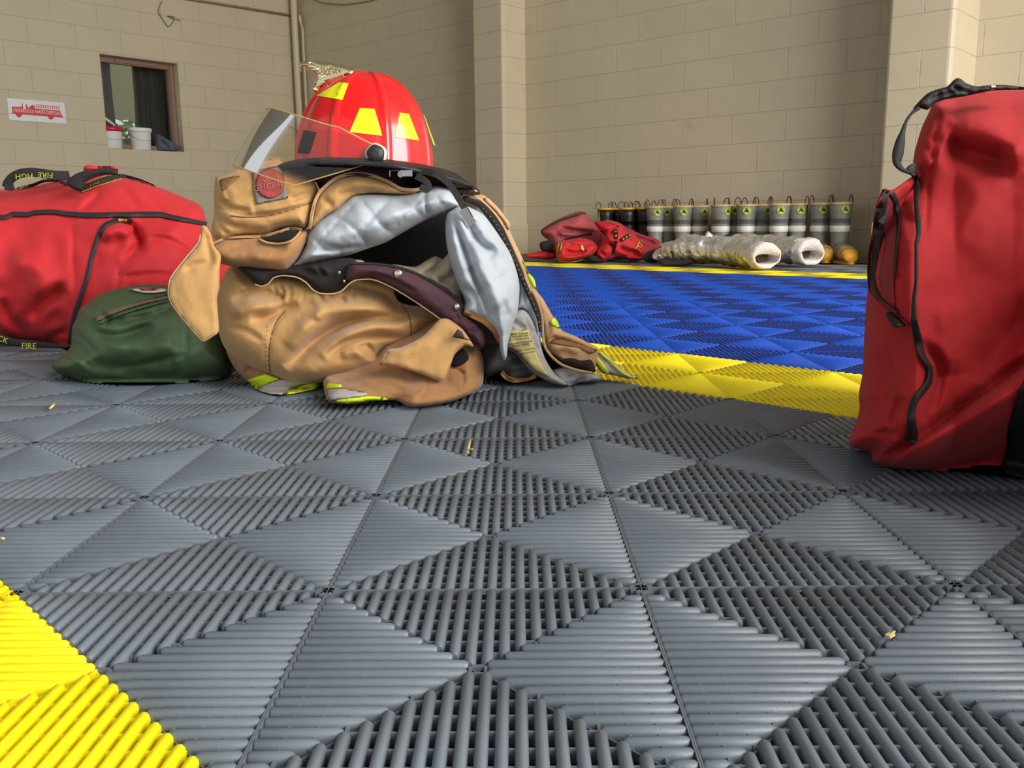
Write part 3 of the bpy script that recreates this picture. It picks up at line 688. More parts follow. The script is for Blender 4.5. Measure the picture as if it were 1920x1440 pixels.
# hanging side of the coat (left flap of the storm collar)
Cf = Relief([(377, 424), (387, 424), (396, 440), (402, 462), (414, 478), (412, 505), (411, 540), (407, 560), (409, 590), (410, 622), (396, 633), (381, 641), (372, 634), (355, 614), (335, 590), (319, 567), (314, 547), (320, 522), (335, 500), (355, 476), (372, 455), (376, 440)],
            lambda u, v: 1.63-(v-420)*.0002, .010, .010, 12, 4.5, [([(345, 510), (365, 498), (400, 495)], 8, .012), ([(325, 560), (350, 600), (378, 632)], 3, .003, 'c'), ([(384, 430), (392, 470), (400, 500)], 7, .012), ([(330, 540), (370, 530), (405, 540)], 22, -.006)], wr=(.003, .02))
Cf.build('collar_flap', TAN, co, label='pointed tan flap hanging at the left')
strip('edge_stitching', [(376, 440), (372, 455), (355, 476), (335, 500), (320, 522), (315, 547), (320, 567), (336, 590), (356, 614), (373, 633), (381, 640), (396, 632), (409, 622)], 2.2, Cf.depth(.0), .0012, THR, co)
# rolled lip below the shoulder
U2 = Relief([(387, 474), (396, 460), (420, 448), (455, 443), (490, 443), (522, 436), (545, 428), (566, 432), (577, 430), (574, 452), (562, 478), (545, 500), (530, 508), (500, 507), (455, 502), (422, 497), (400, 490), (388, 482)],
            lambda u, v: 1.70+(500-v)*.0002, .055, .12, 28, 4.5, [([(395, 470), (410, 485), (420, 497)], 5, .02), ([(402, 478), (440, 462), (490, 460), (540, 462)], 9, .012), ([(460, 480), (520, 482), (560, 450)], 14, -.008)], wr=(.004, .03))
U2.build('shoulder', TAN2, co)
Relief([(486, 446), (500, 441), (520, 435), (545, 429), (560, 433), (556, 441), (545, 450), (525, 455), (505, 453)], U2.depth(.004), .003, .004, 6, 4).build('torn_opening', DRK, co, label='torn opening in the canvas, its inner shade painted near black')
strip('frayed_edge', [(486, 448), (502, 455), (525, 457), (545, 452), (557, 442), (564, 433)], 4, U2.depth(.006), .003, TAN, co)
strip('frayed_edge', [(388, 474), (396, 460), (420, 448), (455, 444), (490, 443), (522, 435), (545, 428), (566, 431)], 5, U2.depth(.006), .004, TAN, co)
U1 = Relief([(402, 345), (404, 333), (415, 328), (445, 317), (456, 314), (465, 303), (495, 299), (520, 295), (532, 300), (552, 315), (575, 332), (592, 345), (596, 360), (592, 378), (588, 400), (580, 420), (570, 431), (552, 427), (520, 433), (490, 444), (455, 445), (430, 452), (412, 455), (398, 443), (397, 423), (402, 400), (401, 372)],
            lambda u, v: 1.74, .085, .2, 42, 4,
            [([(413, 372), (425, 385), (440, 392), (470, 396)], 5, .016), ([(400, 390), (420, 392), (450, 402), (500, 404), (550, 392), (590, 378)], 3.2, .012), ([(405, 410), (440, 425), (470, 432), (500, 430)], 7, .012),
             ([(420, 335), (445, 325), (465, 318)], 6, -.016), ([(412, 345), (418, 362), (424, 378)], 4, -.010), ([(545, 378), (570, 366), (590, 356)], 7, .014), ([(480, 395), (530, 388), (575, 372)], 6, -.01),
             ([(440, 440), (480, 432), (530, 420), (575, 410)], 14, -.012), ([(403, 400), (412, 425), (430, 440)], 5, .010), ([(470, 315), (474, 355), (478, 400)], 3, .004, 'c')], wr=(.0035, .03))
U1.build('front_panel', TAN, co)
Relief([(412, 337), (430, 332), (449, 330), (440, 340), (430, 348), (416, 358), (413, 348)], U1.depth(.002), .002, .003, 5, 4).build('pocket_opening', TAND, co, label='shaded pocket opening at the collar')
strip('seam', [(432, 404), (460, 407), (500, 405), (550, 392), (590, 377)], 1.6, U1.depth(.0), .0008, mat('brown_thread', srgb(120, 76, 36), .9), co)
strip('edge_stitching', [(404, 334), (416, 329), (446, 318), (457, 315), (466, 304), (495, 300), (520, 296), (532, 301), (552, 316), (570, 329)], 2, U1.depth(.0), .001, BEI, co)
lb = Relief([(472, 321), (500, 315), (529, 309), (534, 340), (540, 371), (510, 377), (480, 383), (474, 350)], U1.depth(.003), .002, .002, 5, 4, sharp=True); lb.build('label_patch', mat('grey_label', srgb(150, 144, 138), .8, var=(120, .3)), co, label='grey square label with a red disc')
cir = [(506+27.5*math.cos(a), 344+28*math.sin(a)) for a in np.linspace(0, 2*PI, 25)[:-1]]
rd = Relief(cir, lb.depth(.0022), .0012, .001, 4, 4); rd.build('label_disc', mat('faded_red_print', srgb(178, 62, 62), .8, var=(150, .35, srgb(150, 110, 100))), lb.ob)
text_px('label_text', 'Quality', 10, 507, 334, -10, rd.depth(), mat('faded_pink_print', srgb(196, 130, 118), .8), lb.ob, off=.0015, wid=.8)
text_px('label_text', 'GHCIHE', 12, 504, 350, -8, rd.depth(), mat('faded_white_print', srgb(172, 128, 122), .8), lb.ob, off=.0015, wid=.95)
# tan band under the helmet and over the quilt
S = None
SQo = [(545, 503), (556, 488), (570, 462), (575, 440), (588, 420), (610, 402), (640, 380), (662, 364), (700, 362), (760, 362), (790, 354), (815, 348), (842, 354), (858, 370), (866, 386), (848, 394), (800, 412), (752, 438), (722, 455), (690, 466), (655, 478), (600, 491)]
def quilt(L, a, amp, ph=0.):
    ca, sa = math.cos(a), math.sin(a)
    def f(Q):
        p = (Q[:, 0]*ca+Q[:, 1]*sa)/L+ph; q = (-Q[:, 0]*sa+Q[:, 1]*ca)/L*.85+.3+.12*np.sin(Q[:, 0]*.05)
        return -amp*(np.abs(np.sin(PI*p))*np.abs(np.sin(PI*q)))**.35
    return f
SQ = Relief(SQo, lambda u, v: 1.735, .075, .12, 45, 4, [([(590, 455), (620, 465), (640, 470)], 6, .012), ([(575, 470), (610, 468), (650, 466), (690, 460)], 5, .016), ([(600, 430), (625, 425), (650, 425)], 8, .008),
     ([(795, 352), (798, 380), (800, 405)], 3, .012), ([(560, 490), (590, 478), (640, 476)], 8, -.012), ([(640, 445), (700, 420), (770, 400), (820, 390)], 16, -.012)], wr=(.004, .03), extra=quilt(44, math.radians(42), .016))
SQ.build('quilted_lining', LIN, co, label='silver quilted lining')
U3 = Relief([(578, 432), (584, 405), (590, 382), (600, 362), (620, 342), (640, 331), (668, 326), (700, 331), (728, 342), (752, 355), (780, 357), (800, 350), (812, 352), (790, 361), (765, 364), (730, 363), (695, 362), (665, 366), (650, 376), (635, 392), (610, 406), (590, 424)],
            lambda u, v: 1.70, .035, .05, 22, 4, [([(632, 358), (640, 366), (650, 362), (680, 358), (720, 358)], 5, .016), ([(604, 372), (614, 380), (626, 386)], 6, .010)], wr=(.003, .04))
U3.build('collar', TAN, co)
strip('rolled_edge', [(580, 430), (585, 403), (590, 380), (600, 360), (620, 341), (640, 330), (668, 325), (700, 330), (728, 341), (752, 354), (780, 356), (802, 349)], 6.5, U3.depth(.004), .004, BEI, co)
# draped quilted side on the right
S2 = Relief([(838, 402), (850, 392), (866, 384), (884, 390), (908, 404), (932, 436), (956, 474), (969, 510), (974, 540), (971, 580), (961, 612), (953, 642), (950, 668), (945, 678), (938, 658), (932, 632), (912, 607), (888, 594), (867, 588), (872, 565), (860, 537), (847, 500), (838, 462), (835, 428)],
            lambda u, v: 1.70-.0001*(v-400), .06, .09, 34, 4,
            [([(848, 400), (858, 430), (872, 470), (890, 520), (915, 570), (935, 610)], 5, .026), ([(842, 420), (852, 460), (866, 510), (880, 545)], 9, -.016), ([(870, 400), (884, 430), (905, 460), (935, 470)], 7, .022), ([(885, 455), (905, 500), (925, 540), (945, 590)], 14, -.022),
             ([(893, 420), (920, 440), (945, 480)], 12, -.014), ([(862, 535), (890, 555), (900, 590)], 6, .018), ([(880, 500), (895, 540), (920, 600), (940, 650)], 4, .012), ([(945, 560), (950, 600), (948, 650)], 6, .012)],
            wr=(.005, .03), extra=quilt(46, math.radians(55), .010))
S2.build('quilted_lining', LIN, co, label='silver quilted lining draping down at the right')
strip('leather_trim', [(869, 586), (886, 592), (908, 603), (926, 620), (935, 640)], [8, 10, 10, 9, 5], S2.depth(.003), .004, LEA, co)
S3 = Relief([(953, 590), (968, 583), (981, 581), (992, 590), (1003, 612), (1012, 640), (1022, 672), (1040, 700), (1066, 722), (1048, 722), (1020, 712), (992, 693), (968, 664), (950, 652), (947, 630), (950, 606)],
            lambda u, v: 1.735+.00012*(v-580), .02, .03, 16, 4, [([(980, 584), (996, 620), (1010, 660), (1030, 700)], 3, .008), ([(960, 600), (975, 612), (990, 618)], 5, .008)], wr=(.003, .05))
S3.build('lining_flap', mat('grey_lining', srgb(170, 168, 166), .8, bump=(60, .3, .003), var=(14, .15)), co, label='grey lining flap at the hem')
tg = Relief([(950, 622), (975, 619), (992, 618), (998, 640), (1008, 664), (1020, 690), (1030, 706), (1010, 700), (990, 684), (968, 660), (950, 650)], S3.depth(.002), .003, .002, 6, 4); tg.build('care_label', mat('yellow_label', srgb(206, 192, 130), .8, var=(60, .12)), co, label='yellow care label printed in small type')
INK = mat('black_ink', srgb(60, 54, 40), .8)
for (t, h, u, v, a) in (('Firefighter Turnout', 4.6, 969, 625.5, -4), ('SHELL AND LINING TYPE', 3.2, 970, 631, -5), ('MEETS STANDARD 3M 100', 3.0, 972, 636, -5), ('FOR THE LINING PROTECTION', 3.0, 973, 643, -8), ('MUST BE COMPLETE', 3.0, 976, 647, -8), ('DO NOT WASH WITH', 3.0, 985, 656, -9), ('BLEACH OR DRY', 3.0, 990, 661, -9)):
    text_px('label_text', t, h, u, v, a, tg.depth(), INK, tg.ob, off=.0008, wid=.85)
S4 = Relief([(1036, 694), (1062, 688), (1092, 694), (1122, 702), (1126, 710), (1118, 716), (1090, 718), (1064, 724), (1050, 720), (1040, 708)], 1.79, .03, .06, 12, 4, [([(1060, 712), (1080, 702), (1095, 700)], 4, .01), ([(1075, 720), (1085, 712), (1110, 706)], 3, .01)], wr=(.004, .05))
S4.build('lining_hem', MATS['grey_lining'], co)
S5 = Relief([(966, 500), (976, 510), (986, 532), (998, 560), (1008, 585), (1012, 612), (1014, 650), (1006, 636), (1000, 610), (990, 588), (978, 580), (966, 584), (972, 560), (975, 535)], 1.76, .02, .03, 10, 4, [([(975, 520), (988, 560), (1000, 600)], 4, .008)])
S5.build('quilted_lining', LIN, co, label='narrow strip of grey lining beside the zip')
# outer front edge with zip on the right
T1 = Relief([(866, 372), (880, 362), (905, 365), (917, 373), (935, 390), (950, 410), (957, 419), (956, 430), (966, 455), (977, 478), (986, 500), (996, 520), (1006, 545), (1018, 560), (1035, 590), (1046, 610), (1055, 620), (1078, 630), (1100, 641), (1125, 655), (1122, 665), (1112, 700), (1085, 696), (1052, 684), (1032, 668), (1022, 648), (1016, 610), (1008, 580), (995, 552), (980, 516), (966, 486), (945, 446), (922, 410), (898, 388), (880, 382)],
            lambda u, v: 1.80-.00003*(v-400), .035, .06, 16, 4, [([(1026, 645), (1040, 634), (1070, 640), (1110, 655)], 4, .018), ([(1030, 655), (1060, 650), (1090, 662)], 8, -.010), ([(905, 375), (930, 400), (952, 430)], 5, .012), ([(1020, 580), (1030, 610), (1028, 632)], 5, .010)], wr=(.003, .04))
T1.build('front_edge', mat('peach_canvas', srgb(200, 160, 118), .85, weave=(260, .25), bump=(55, .3, .003), var=(14, .14)), co)
strip('zip', [(872, 374), (888, 378), (905, 388), (925, 412), (944, 444), (960, 476), (975, 512), (990, 548), (1003, 578), (1010, 598), (1013, 622)], [9, 12, 16, 17, 12, 10, 10, 10, 9, 8, 5], lambda u, v: np.full(len(u), 1.735), .004, BLK, co, label='black zip tape')
zt_mb = MB()
for u, v in catmull([(905, 392), (925, 415), (944, 448), (960, 480), (975, 515), (990, 550), (1003, 580), (1011, 612)], False, 9):
    zt_mb.box(at(np.array(u+1.5), np.array(v), np.array(1.728)), (RT, UP, FW), (.0016, .0012, .0016))
zt_mb.obj('zip_teeth', mat('dull_brass', (.22, .18, .12, 1), .4, .8), co)
strip('piping', [(868, 364), (884, 366), (905, 378), (926, 400), (946, 432), (962, 464), (978, 500), (994, 536), (1008, 566), (1016, 592), (1018, 625), (1022, 650), (1034, 668), (1054, 684), (1085, 695), (1110, 699)], 5, lambda u, v: np.full(len(u), 1.74)+.00004*(v-400), .004, MATS['peach_canvas'], co)
strip('piping', [(970, 503), (984, 522), (994, 545), (993, 558)], 4, 1.74, .003, BEI, co)
Relief([(905, 372), (915, 371), (932, 388), (948, 408), (957, 420), (952, 432), (940, 412), (925, 394), (910, 382)], 1.755, .008, .008, 6, 4).build('storm_flap', MATS['peach_canvas'], co)
Relief([(846, 350), (858, 342), (872, 346), (890, 354), (898, 362), (884, 366), (866, 362), (852, 360)], 1.74, .008, .02, 6, 4).build('collar', mat('orange_canvas', srgb(226, 160, 92), .8), co)
Relief([(842, 356), (860, 352), (885, 356), (900, 364), (885, 366), (868, 364), (852, 362)], 1.725, .006, .01, 5, 4).build('velcro_patch', VEL, co)
Relief([(978, 488), (982, 492), (992, 512), (1002, 524), (1006, 545), (998, 535), (988, 515)], 1.765, .003, .01, 5, 4).build('reflective_stripe', LIME, co)
Relief([(1031, 606), (1038, 594), (1046, 604), (1050, 616), (1040, 612)], T1.depth(.003), .003, .002, 5, 4).build('reflective_stripe', LIME, co)
Relief([(1032, 663), (1042, 665), (1055, 672), (1072, 671), (1090, 676), (1109, 675), (1117, 697), (1098, 694), (1070, 688), (1045, 678)], T1.depth(.004), .004, .002, 5, 4).build('velcro_patch', VEL, co, label='ragged black velcro patch')
Relief([(1030, 642), (1045, 634), (1075, 640), (1105, 650), (1120, 657), (1106, 663), (1085, 652), (1060, 648), (1042, 645)], T1.depth(.002), .002, .002, 5, 4).build('pocket_opening', TAND, co)
E1 = Relief([(1108, 664), (1122, 656), (1140, 668), (1158, 684), (1180, 702), (1197, 710), (1176, 710), (1148, 703), (1130, 700), (1120, 690)], 1.80, .012, .03, 8, 4, [([(1135, 672), (1150, 690), (1165, 704)], 4, .006)]); E1.build('hem', SILV, co, label='grey reflective hem tip')
strip('reflective_stripe', [(1110, 666), (1124, 680), (1134, 692), (1140, 701)], [10, 11, 9, 6], E1.depth(.002), .002, LIME, co)
strip('reflective_stripe', [(1124, 659), (1142, 676), (1160, 694), (1182, 706)], [4, 5, 6, 3], E1.depth(.002), .002, LIME, co)
# ================================================================== HELMET
def P(u, v, D): return at(np.array(float(u)), np.array(float(v)), np.array(float(D)))
HC = P(690, 313, 1.76)
FX = np.array([-1., -.10, 0]); FX /= np.linalg.norm(FX)        # front of the helmet points to the left
SY = np.array([FX[1], -FX[0], 0]); SY = SY if SY[1] < 0 else -SY  # side facing the camera
# helmet sits with a slight tilt: front a touch up
tl_ = math.radians(3.0)
HX = FX*math.cos(tl_)+Z_*math.sin(tl_); HZ = -FX*math.sin(tl_)+Z_*math.cos(tl_)
rl0 = math.radians(4.5); SY, HZ = SY*math.cos(rl0)+HZ*math.sin(rl0), -SY*math.sin(rl0)+HZ*math.cos(rl0)
def hp(x, y, z): return HC+HX*x+SY*y+HZ*z
he = thing('fire_helmet', tuple(HC-np.array([0, 0, .02])), 'red fire helmet with yellow reflective trapezoids, brass eagle and clear face shield', 'helmet')
HRED = mat('helmet_red', srgb(226, 12, 22), .22, coat=.6, var=(5, .12)); HBLK = mat('black_rubber', srgb(34, 34, 36), .5)
ribs = [math.radians(a) for a in (12, 64, 109, 158, 202, 251, 296, 348)]
def dome(th, t, off=0.):
    """th azimuth (0 front, 90 near side), t 0 rim .. 1 crown"""
    a = t*PI/2; r = max(0., math.cos(a))**(.94-.02*(1-math.cos(th))/2); z = math.sin(a)**.97
    ax = .136 if math.cos(th) > 0 else .128
    x = ax*r*math.cos(th); y = .116*r*math.sin(th); zz = .177*z
    rb = 0
    for q in ribs:
        d = abs((th-q+PI) % (2*PI)-PI)*max(r, .05)*.125
        w_ = .007*(.55+.45*r); rb = max(rb, math.exp(-(d/w_)**4))
    # fluted panels between the ribs
    k = 1+(.042*rb)*(1 if t < .93 else .5)
    x *= k; y *= k; zz = zz*(1+.022*rb) + off*math.sin(a); x *= 1+off*6*math.cos(a); y *= 1+off*6*math.cos(a)
    x += .01*(1-(z-.5)**2*2)*0
    return x+.004*z, y, zz
NA, NT = 192, 30
mb = MB(); R = []
for i in range(NT):
    t = (i/(NT-1))*.985
    R.append([hp(*dome(j*2*PI/NA, t)) for j in range(NA)])
R = [[hp(*(np.array(dome(j*2*PI/NA, 0))*np.array([1, 1, 0])+np.array([0, 0, -.012]))) for j in range(NA)]]+R
mb.rings(R, cap0=False); shell = mb.obj('shell', HRED, he, smooth=True)
bvh = BVHTree.FromPolygons([Vector(v) for v in mb.v], mb.f)
def on_shell(u, v, off=.0012):
    d = rays(np.array(float(u)), np.array(float(v))); L = np.linalg.norm(d)
    h = bvh.ray_cast(Vector(CAM), Vector(d/L))
    if h[0] is None: return None
    n = Vector(h[1]); 
    if n.dot(Vector(d)) > 0: n = -n
    return np.array(h[0])+np.array(n)*off
RY = mat('yellow_reflective', srgb(246, 240, 20), .25, coat=.5)
def decal(quad, nm, m_, nx=8, ny=8, parent=he):
    q = np.array(quad, float); G = []
    for j in range(ny+1):
        for i in range(nx+1):
            s, t = i/nx, j/ny; p = (q[0]*(1-s)+q[1]*s)*(1-t)+(q[3]*(1-s)+q[2]*s)*t; G.append(on_shell(p[0], p[1]))
    ok = [g is not None for g in G]
    vs = [g if g is not None else (0, 0, 0) for g in G]; f = []
    for j in range(ny):
        for i in range(nx):
            a = j*(nx+1)+i; k = [a, a+1, a+nx+2, a+nx+1]
            if all(ok[x] for x in k): f.append(k[::-1])
    use = sorted({i for q_ in f for i in q_}); mp = {a: b for b, a in enumerate(use)}
    if f: obj(nm, [vs[i] for i in use], [[mp[i] for i in q_] for q_ in f], m_, parent, smooth=True)
decal([(637, 155), (653, 157), (642, 188), (594, 180)], 'reflective_trapezoid', RY)
decal([(675, 203), (702, 205), (717, 255), (656, 248)], 'reflective_trapezoid', RY)
decal([(749, 212), (766, 214), (785, 263.5), (740, 257)], 'reflective_trapezoid', RY)
# the trapezoid that peels off the back edge
q = [hp(*dome(math.radians(152), t, .003)) for t in (.44, .2)]; 
qs = []
for t, dth in ((.38, 22), (.38, 17), (.15, 12), (.15, 22)):
    x, y, z = dome(math.radians(150+dth), t); n = np.array([x*.9, y, z*.3]); n /= np.linalg.norm(n); qs.append(hp(*(np.array([x, y, z])+n*(.004 if t > .3 else .009))))
obj('reflective_trapezoid', qs+[p-SY*.001 for p in qs], [(0, 1, 2, 3), (7, 6, 5, 4), (0, 4, 5, 1), (1, 5, 6, 2), (2, 6, 7, 3), (3, 7, 4, 0)], RY, he)
# brim: short at the front, long sloping tail at the back (right)
def brim(th):
    c, s = math.cos(th), math.sin(th)
    ext = .030+.060*max(0, -c)**1.6+.016*max(0, c)
    x0, y0, _ = dome(th, 0)
    L = math.hypot(x0, y0); ux, uy = x0/L, y0/L
    drop = .010+.026*max(0, -c)**2+.004*max(0, c)
    return x0, y0, ux, uy, ext, drop
NB = 96; secs = []
for j in range(NB):
    x0, y0, ux, uy, e, dr = brim(j*2*PI/NB)
    top = [(-.006, .001), (.25*e, -.08*dr), (.6*e, -.36*dr), (.93*e, -.9*dr)]
    edge = [(e+.001, -dr-.0005), (e+.004, -dr-.004), (e, -dr-.0075)]
    und = [(.9*e, -dr-.005), (.6*e, -.36*dr-.006), (.2*e, -.1*dr-.006), (-.006, -.006)]
    secs.append([hp(x0+ux*a, y0+uy*a, z) for a, z in top+edge+und])
mb = MB(); n = len(secs[0]); v = [p for s in secs for p in s]; f = []; fm = []
for j in range(NB):
    for k in range(n):
        f.append((j*n+k, j*n+(k+1) % n, ((j+1) % NB)*n+(k+1) % n, ((j+1) % NB)*n+k)[::-1]); fm.append(1 if k in (7, 8, 9) else 0)
obj('brim', v, f, None, he, smooth=True, mats=[HBLK, mat('brim_underside', srgb(60, 30, 40), .5)], fm=fm)
# iridescent lining patch under the tail
ug = []
for j in range(int(NB*.40), int(NB*.56)):
    x0, y0, ux, uy, e, dr = brim(j*2*PI/NB); ug.append([hp(x0+ux*a*e, y0+uy*a*e, -.0095-dr*a*a*.92) for a in (.35, .6, .86)])
f = []
for j in range(len(ug)-1):
    for k in range(2): f.append((j*3+k, j*3+k+1, (j+1)*3+k+1, (j+1)*3+k))
obj('neck_lining', [p for s in ug for p in s], f, mat('orange_purple_lining', srgb(200, 110, 60), .45, var=(30, .9, srgb(84, 50, 130))), he, smooth=True)
# suspension and liner inside the shell
mb = MB(); R = []
for z, k in ((.0, .9), (-.03, .86), (-.045, .8)):
    R.append([hp(.118*k*math.cos(a), .1*k*math.sin(a), z) for a in np.linspace(0, 2*PI, 40, endpoint=False)])
mb.rings(R); mb.obj('liner', mat('plum_liner', srgb(52, 30, 36), .7), he, smooth=True)
# face shield
sh = bpy.data.materials.new('clear_shield'); sh.use_nodes = True; nt = sh.node_tree; nt.nodes.clear(); N = nt.nodes; L = nt.links
o_ = N.new('ShaderNodeOutputMaterial'); mxs = N.new('ShaderNodeMixShader'); tr = N.new('ShaderNodeBsdfTransparent'); gs = N.new('ShaderNodeBsdfGlossy'); fn = N.new('ShaderNodeFresnel')
fn.inputs[0].default_value = 1.6; gs.inputs['Roughness'].default_value = .04; tr.inputs[0].default_value = (.92, .87, .73, 1)
L.new(fn.outputs[0], mxs.inputs[0]); L.new(tr.outputs[0], mxs.inputs[1]); L.new(gs.outputs[0], mxs.inputs[2]); L.new(mxs.outputs[0], o_.inputs[0])
amb = mat('amber_shield_edge', srgb(200, 160, 96), .2)
top = []; bot = []; NP = 40
for j in range(NP+1):
    ph = -PI/2+PI*j/NP; c, s = max(0, math.cos(ph)), math.sin(ph)
    top.append(np.array([.045+.150*c**.8, .128*s, .050+.046*c])); bot.append(np.array([.122+.135*c**.8, .128*s, -.056+.044*c]))
piv = np.array([-.026, .128, .008]); pivb = np.array([-.012, .128, -.010])
rows = []
for k in range(9): rows.append([hp(*(a*(1-k/8)+b_*(k/8)+np.array([.004*math.sin(PI*k/8), 0, 0]))) for a, b_ in zip(top, bot)])
v = [p for r in rows for p in r]; f = []; w1 = NP+1
for k in range(8):
    for j in range(NP): f.append((k*w1+j, k*w1+j+1, (k+1)*w1+j+1, (k+1)*w1+j))
# side cheeks running back to the pivots
for sgn, jj in ((1, NP), (-1, 0)):
    n0 = len(v)
    a = piv*np.array([1, sgn, 1])+np.array([0, 0, .010]); c = pivb*np.array([1, sgn, 1])
    for k in range(9):
        e = top[jj]*(1-k/8)+bot[jj]*(k/8)+np.array([.004*math.sin(PI*k/8), 0, 0]); g = a*(1-k/8)+c*(k/8)
        for q in range(5): t = q/4; v.append(hp(*(e*(1-t)+g*t)))
    for k in range(8):
        for q in range(4): f.append((n0+k*5+q, n0+k*5+q+1, n0+(k+1)*5+q+1, n0+(k+1)*5+q))
fs = obj('face_shield', v, f, sh, he, smooth=True)
mb = MB(); mb.tube([hp(*(q+np.array([0, 0, .0008]))) for q in ([piv*np.array([1, -1, 1])]+top+[piv+np.array([0, 0, .010])])], .0013, 6); mb.obj('shield_rim', amb, fs, smooth=True)
mb = MB(); mb.tube([hp(*q) for q in ([pivb*np.array([1, -1, 1])]+bot+[pivb])], .0011, 6); mb.obj('shield_rim', amb, fs, smooth=True)
def knob(c, ax, r, h, nm, m_, parent):
    ax = np.array(ax)/np.linalg.norm(ax); e = np.cross(ax, (0, 0, 1)); e /= np.linalg.norm(e); g = np.cross(e, ax)
    R = [[c+ax*z+e*a*math.cos(q*2*PI/20)*(1+(.06 if q % 4 < 2 else 0))+g*a*math.sin(q*2*PI/20)*(1+(.06 if q % 4 < 2 else 0)) for q in range(20)] for a, z in ((r, 0), (r, h*.7), (r*.85, h), (r*.2, h))]
    mb = MB(); mb.rings(R); return mb.obj(nm, m_, parent, smooth=True)
knob(hp(-.022, .122, .006), SY, .020, .007, 'pivot_washer', mat('clear_washer', srgb(200, 190, 180), .15, coat=.5), he)
knob(hp(-.022, .129, .006), SY, .0155, .015, 'pivot_knob', HBLK, he)
# dark goggle strap pads on the front
for (x, z, dx) in ((.105, .035, .018), (.128, .030, .012)):
    th = math.radians(35 if x < .12 else 12); 
for quad in ([(570, 244), (594, 248), (580, 289), (558, 287)],):
    decal(quad, 'hook_pad', VEL)
# chin strap with buckle
mb = MB(); 
pts = [P(792, 322, 1.62), P(812, 326, 1.62), P(838, 346, 1.62), P(860, 370, 1.625), P(874, 392, 1.635), P(884, 412, 1.64)]
def web(name, pts, wdt, th, m_, parent, **k):
    pts = [np.array(p) for p in pts]; R = []
    for i, p in enumerate(pts):
        t = pts[min(i+1, len(pts)-1)]-pts[max(i-1, 0)]; t /= np.linalg.norm(t); a = np.cross(t, FW); a /= np.linalg.norm(a)
        R.append([p+a*wdt/2-FW*th/2, p-a*wdt/2-FW*th/2, p-a*wdt/2+FW*th/2, p+a*wdt/2+FW*th/2])
    mb = MB(); mb.rings(R); return mb.obj(name, m_, parent, **k)
def px_path(pts, D, step=4):
    Q = catmull([(p[0], p[1]) for p in pts], False, step)
    Dd = np.interp(np.linspace(0, 1, len(Q)), np.linspace(0, 1, len(D)), D)
    return [at(np.array(q[0]), np.array(q[1]), np.array(d)) for q, d in zip(Q, Dd)]
STR = mat('black_webbing', srgb(40, 38, 38), .8, weave=(600, .4))
web('chin_strap', px_path([(778, 320), (800, 322), (820, 328), (842, 345), (860, 372), (872, 392), (882, 410)], [1.64, 1.62, 1.62, 1.63, 1.63]), .012, .0025, STR, he)
web('chin_strap', px_path([(780, 330), (796, 338), (804, 348), (800, 356), (788, 350)], [1.63, 1.62, 1.62]), .012, .0025, STR, he)
web('chin_strap', px_path([(868, 392), (878, 410), (888, 420)], [1.628, 1.63]), .015, .003, mat('grey_tag', srgb(120, 116, 116), .7), he, label='grey strap end')
mb = MB()
for a, c in (((731, 320), (731, 331)), ((731, 320), (746, 319)), ((746, 319), (750, 323)), ((764, 322), (766, 317)), ((766, 317), (778, 316))):
    mb.tube([P(*a, 1.628), P(*c, 1.628)], .0013, 6)
mb.box(P(762, 325, 1.628), (RT, UP, FW), (.011, .0055, .002)); mb.tube([P(751, 327, 1.632), P(751, 327, 1.622)], .0055, 12)
mb.obj('buckle', mat('pewter', (.42, .42, .44, 1), .35, 1), he)
# brass eagle ornament
BR = mat('polished_brass', (.86, .78, .50, 1), .24, 1, bump=(260, .12, .001))
def zz(x, y): return (540+x/1920*140, 100+y/1371*100)
EO = [zz(*p) for p in ((265, 380), (262, 330), (290, 260), (360, 212), (480, 200), (700, 205), (930, 230), (1180, 270), (1400, 320), (1600, 380), (1690, 420), (1705, 470), (1700, 570), (1600, 600), (1400, 650), (1200, 720), (1000, 800), (850, 900), (730, 1010), (690, 1020), (600, 930), (600, 890), (680, 740), (745, 600), (720, 540), (640, 480), (560, 445), (480, 430), (470, 370), (380, 350), (340, 380), (340, 500), (300, 470))]
EF = [([zz(500, 260), zz(600, 240), zz(700, 290), zz(820, 350)], .9, .006), ([zz(760, 400), zz(900, 390), zz(1150, 330)], .8, .006), ([zz(720, 470), zz(900, 440), zz(1200, 370)], .8, .006), ([zz(760, 540), zz(950, 500), zz(1300, 400)], .8, .006),
      ([zz(850, 600), zz(1100, 520), zz(1400, 430)], .8, .006), ([zz(480, 400), zz(600, 400), zz(700, 400)], .8, .004), ([zz(960, 760), zz(1010, 730), zz(1060, 730)], 2, .012), ([zz(700, 930), zz(760, 900), zz(790, 850)], 2, .012), ([zz(1440, 560), zz(1520, 570), zz(1560, 560)], 2, .01)]
def feath(Q):
    a = np.sin((Q[:, 0]*.8+Q[:, 1]*1.4)*1.5)*np.sin((Q[:, 0]*1.2-Q[:, 1]*1.1)*1.5); return -.0010*a*((Q[:, 1] > 128) & (Q[:, 0] > 595))
Relief(EO, 1.735, .015, .013, 9, 1.3, EF, extra=feath).build('eagle_ornament', BR, he, label='brass eagle head ornament')
# ================================================================== BIG BAGS
REDF = mat('red_cordura', srgb(214, 40, 48), .7, bump=(60, .25, .004), weave=(500, .25), var=(6, .14), sheen=.04)
REDP = mat('faded_red_cordura', srgb(216, 66, 74), .75, bump=(60, .25, .004), var=(8, .15), sheen=.3)
ZIP = mat('charcoal_zip_tape', srgb(46, 42, 48), .6, bump=(120, .3, .002))
YTX = mat('yellow_woven_letters', srgb(186, 186, 66), .7)
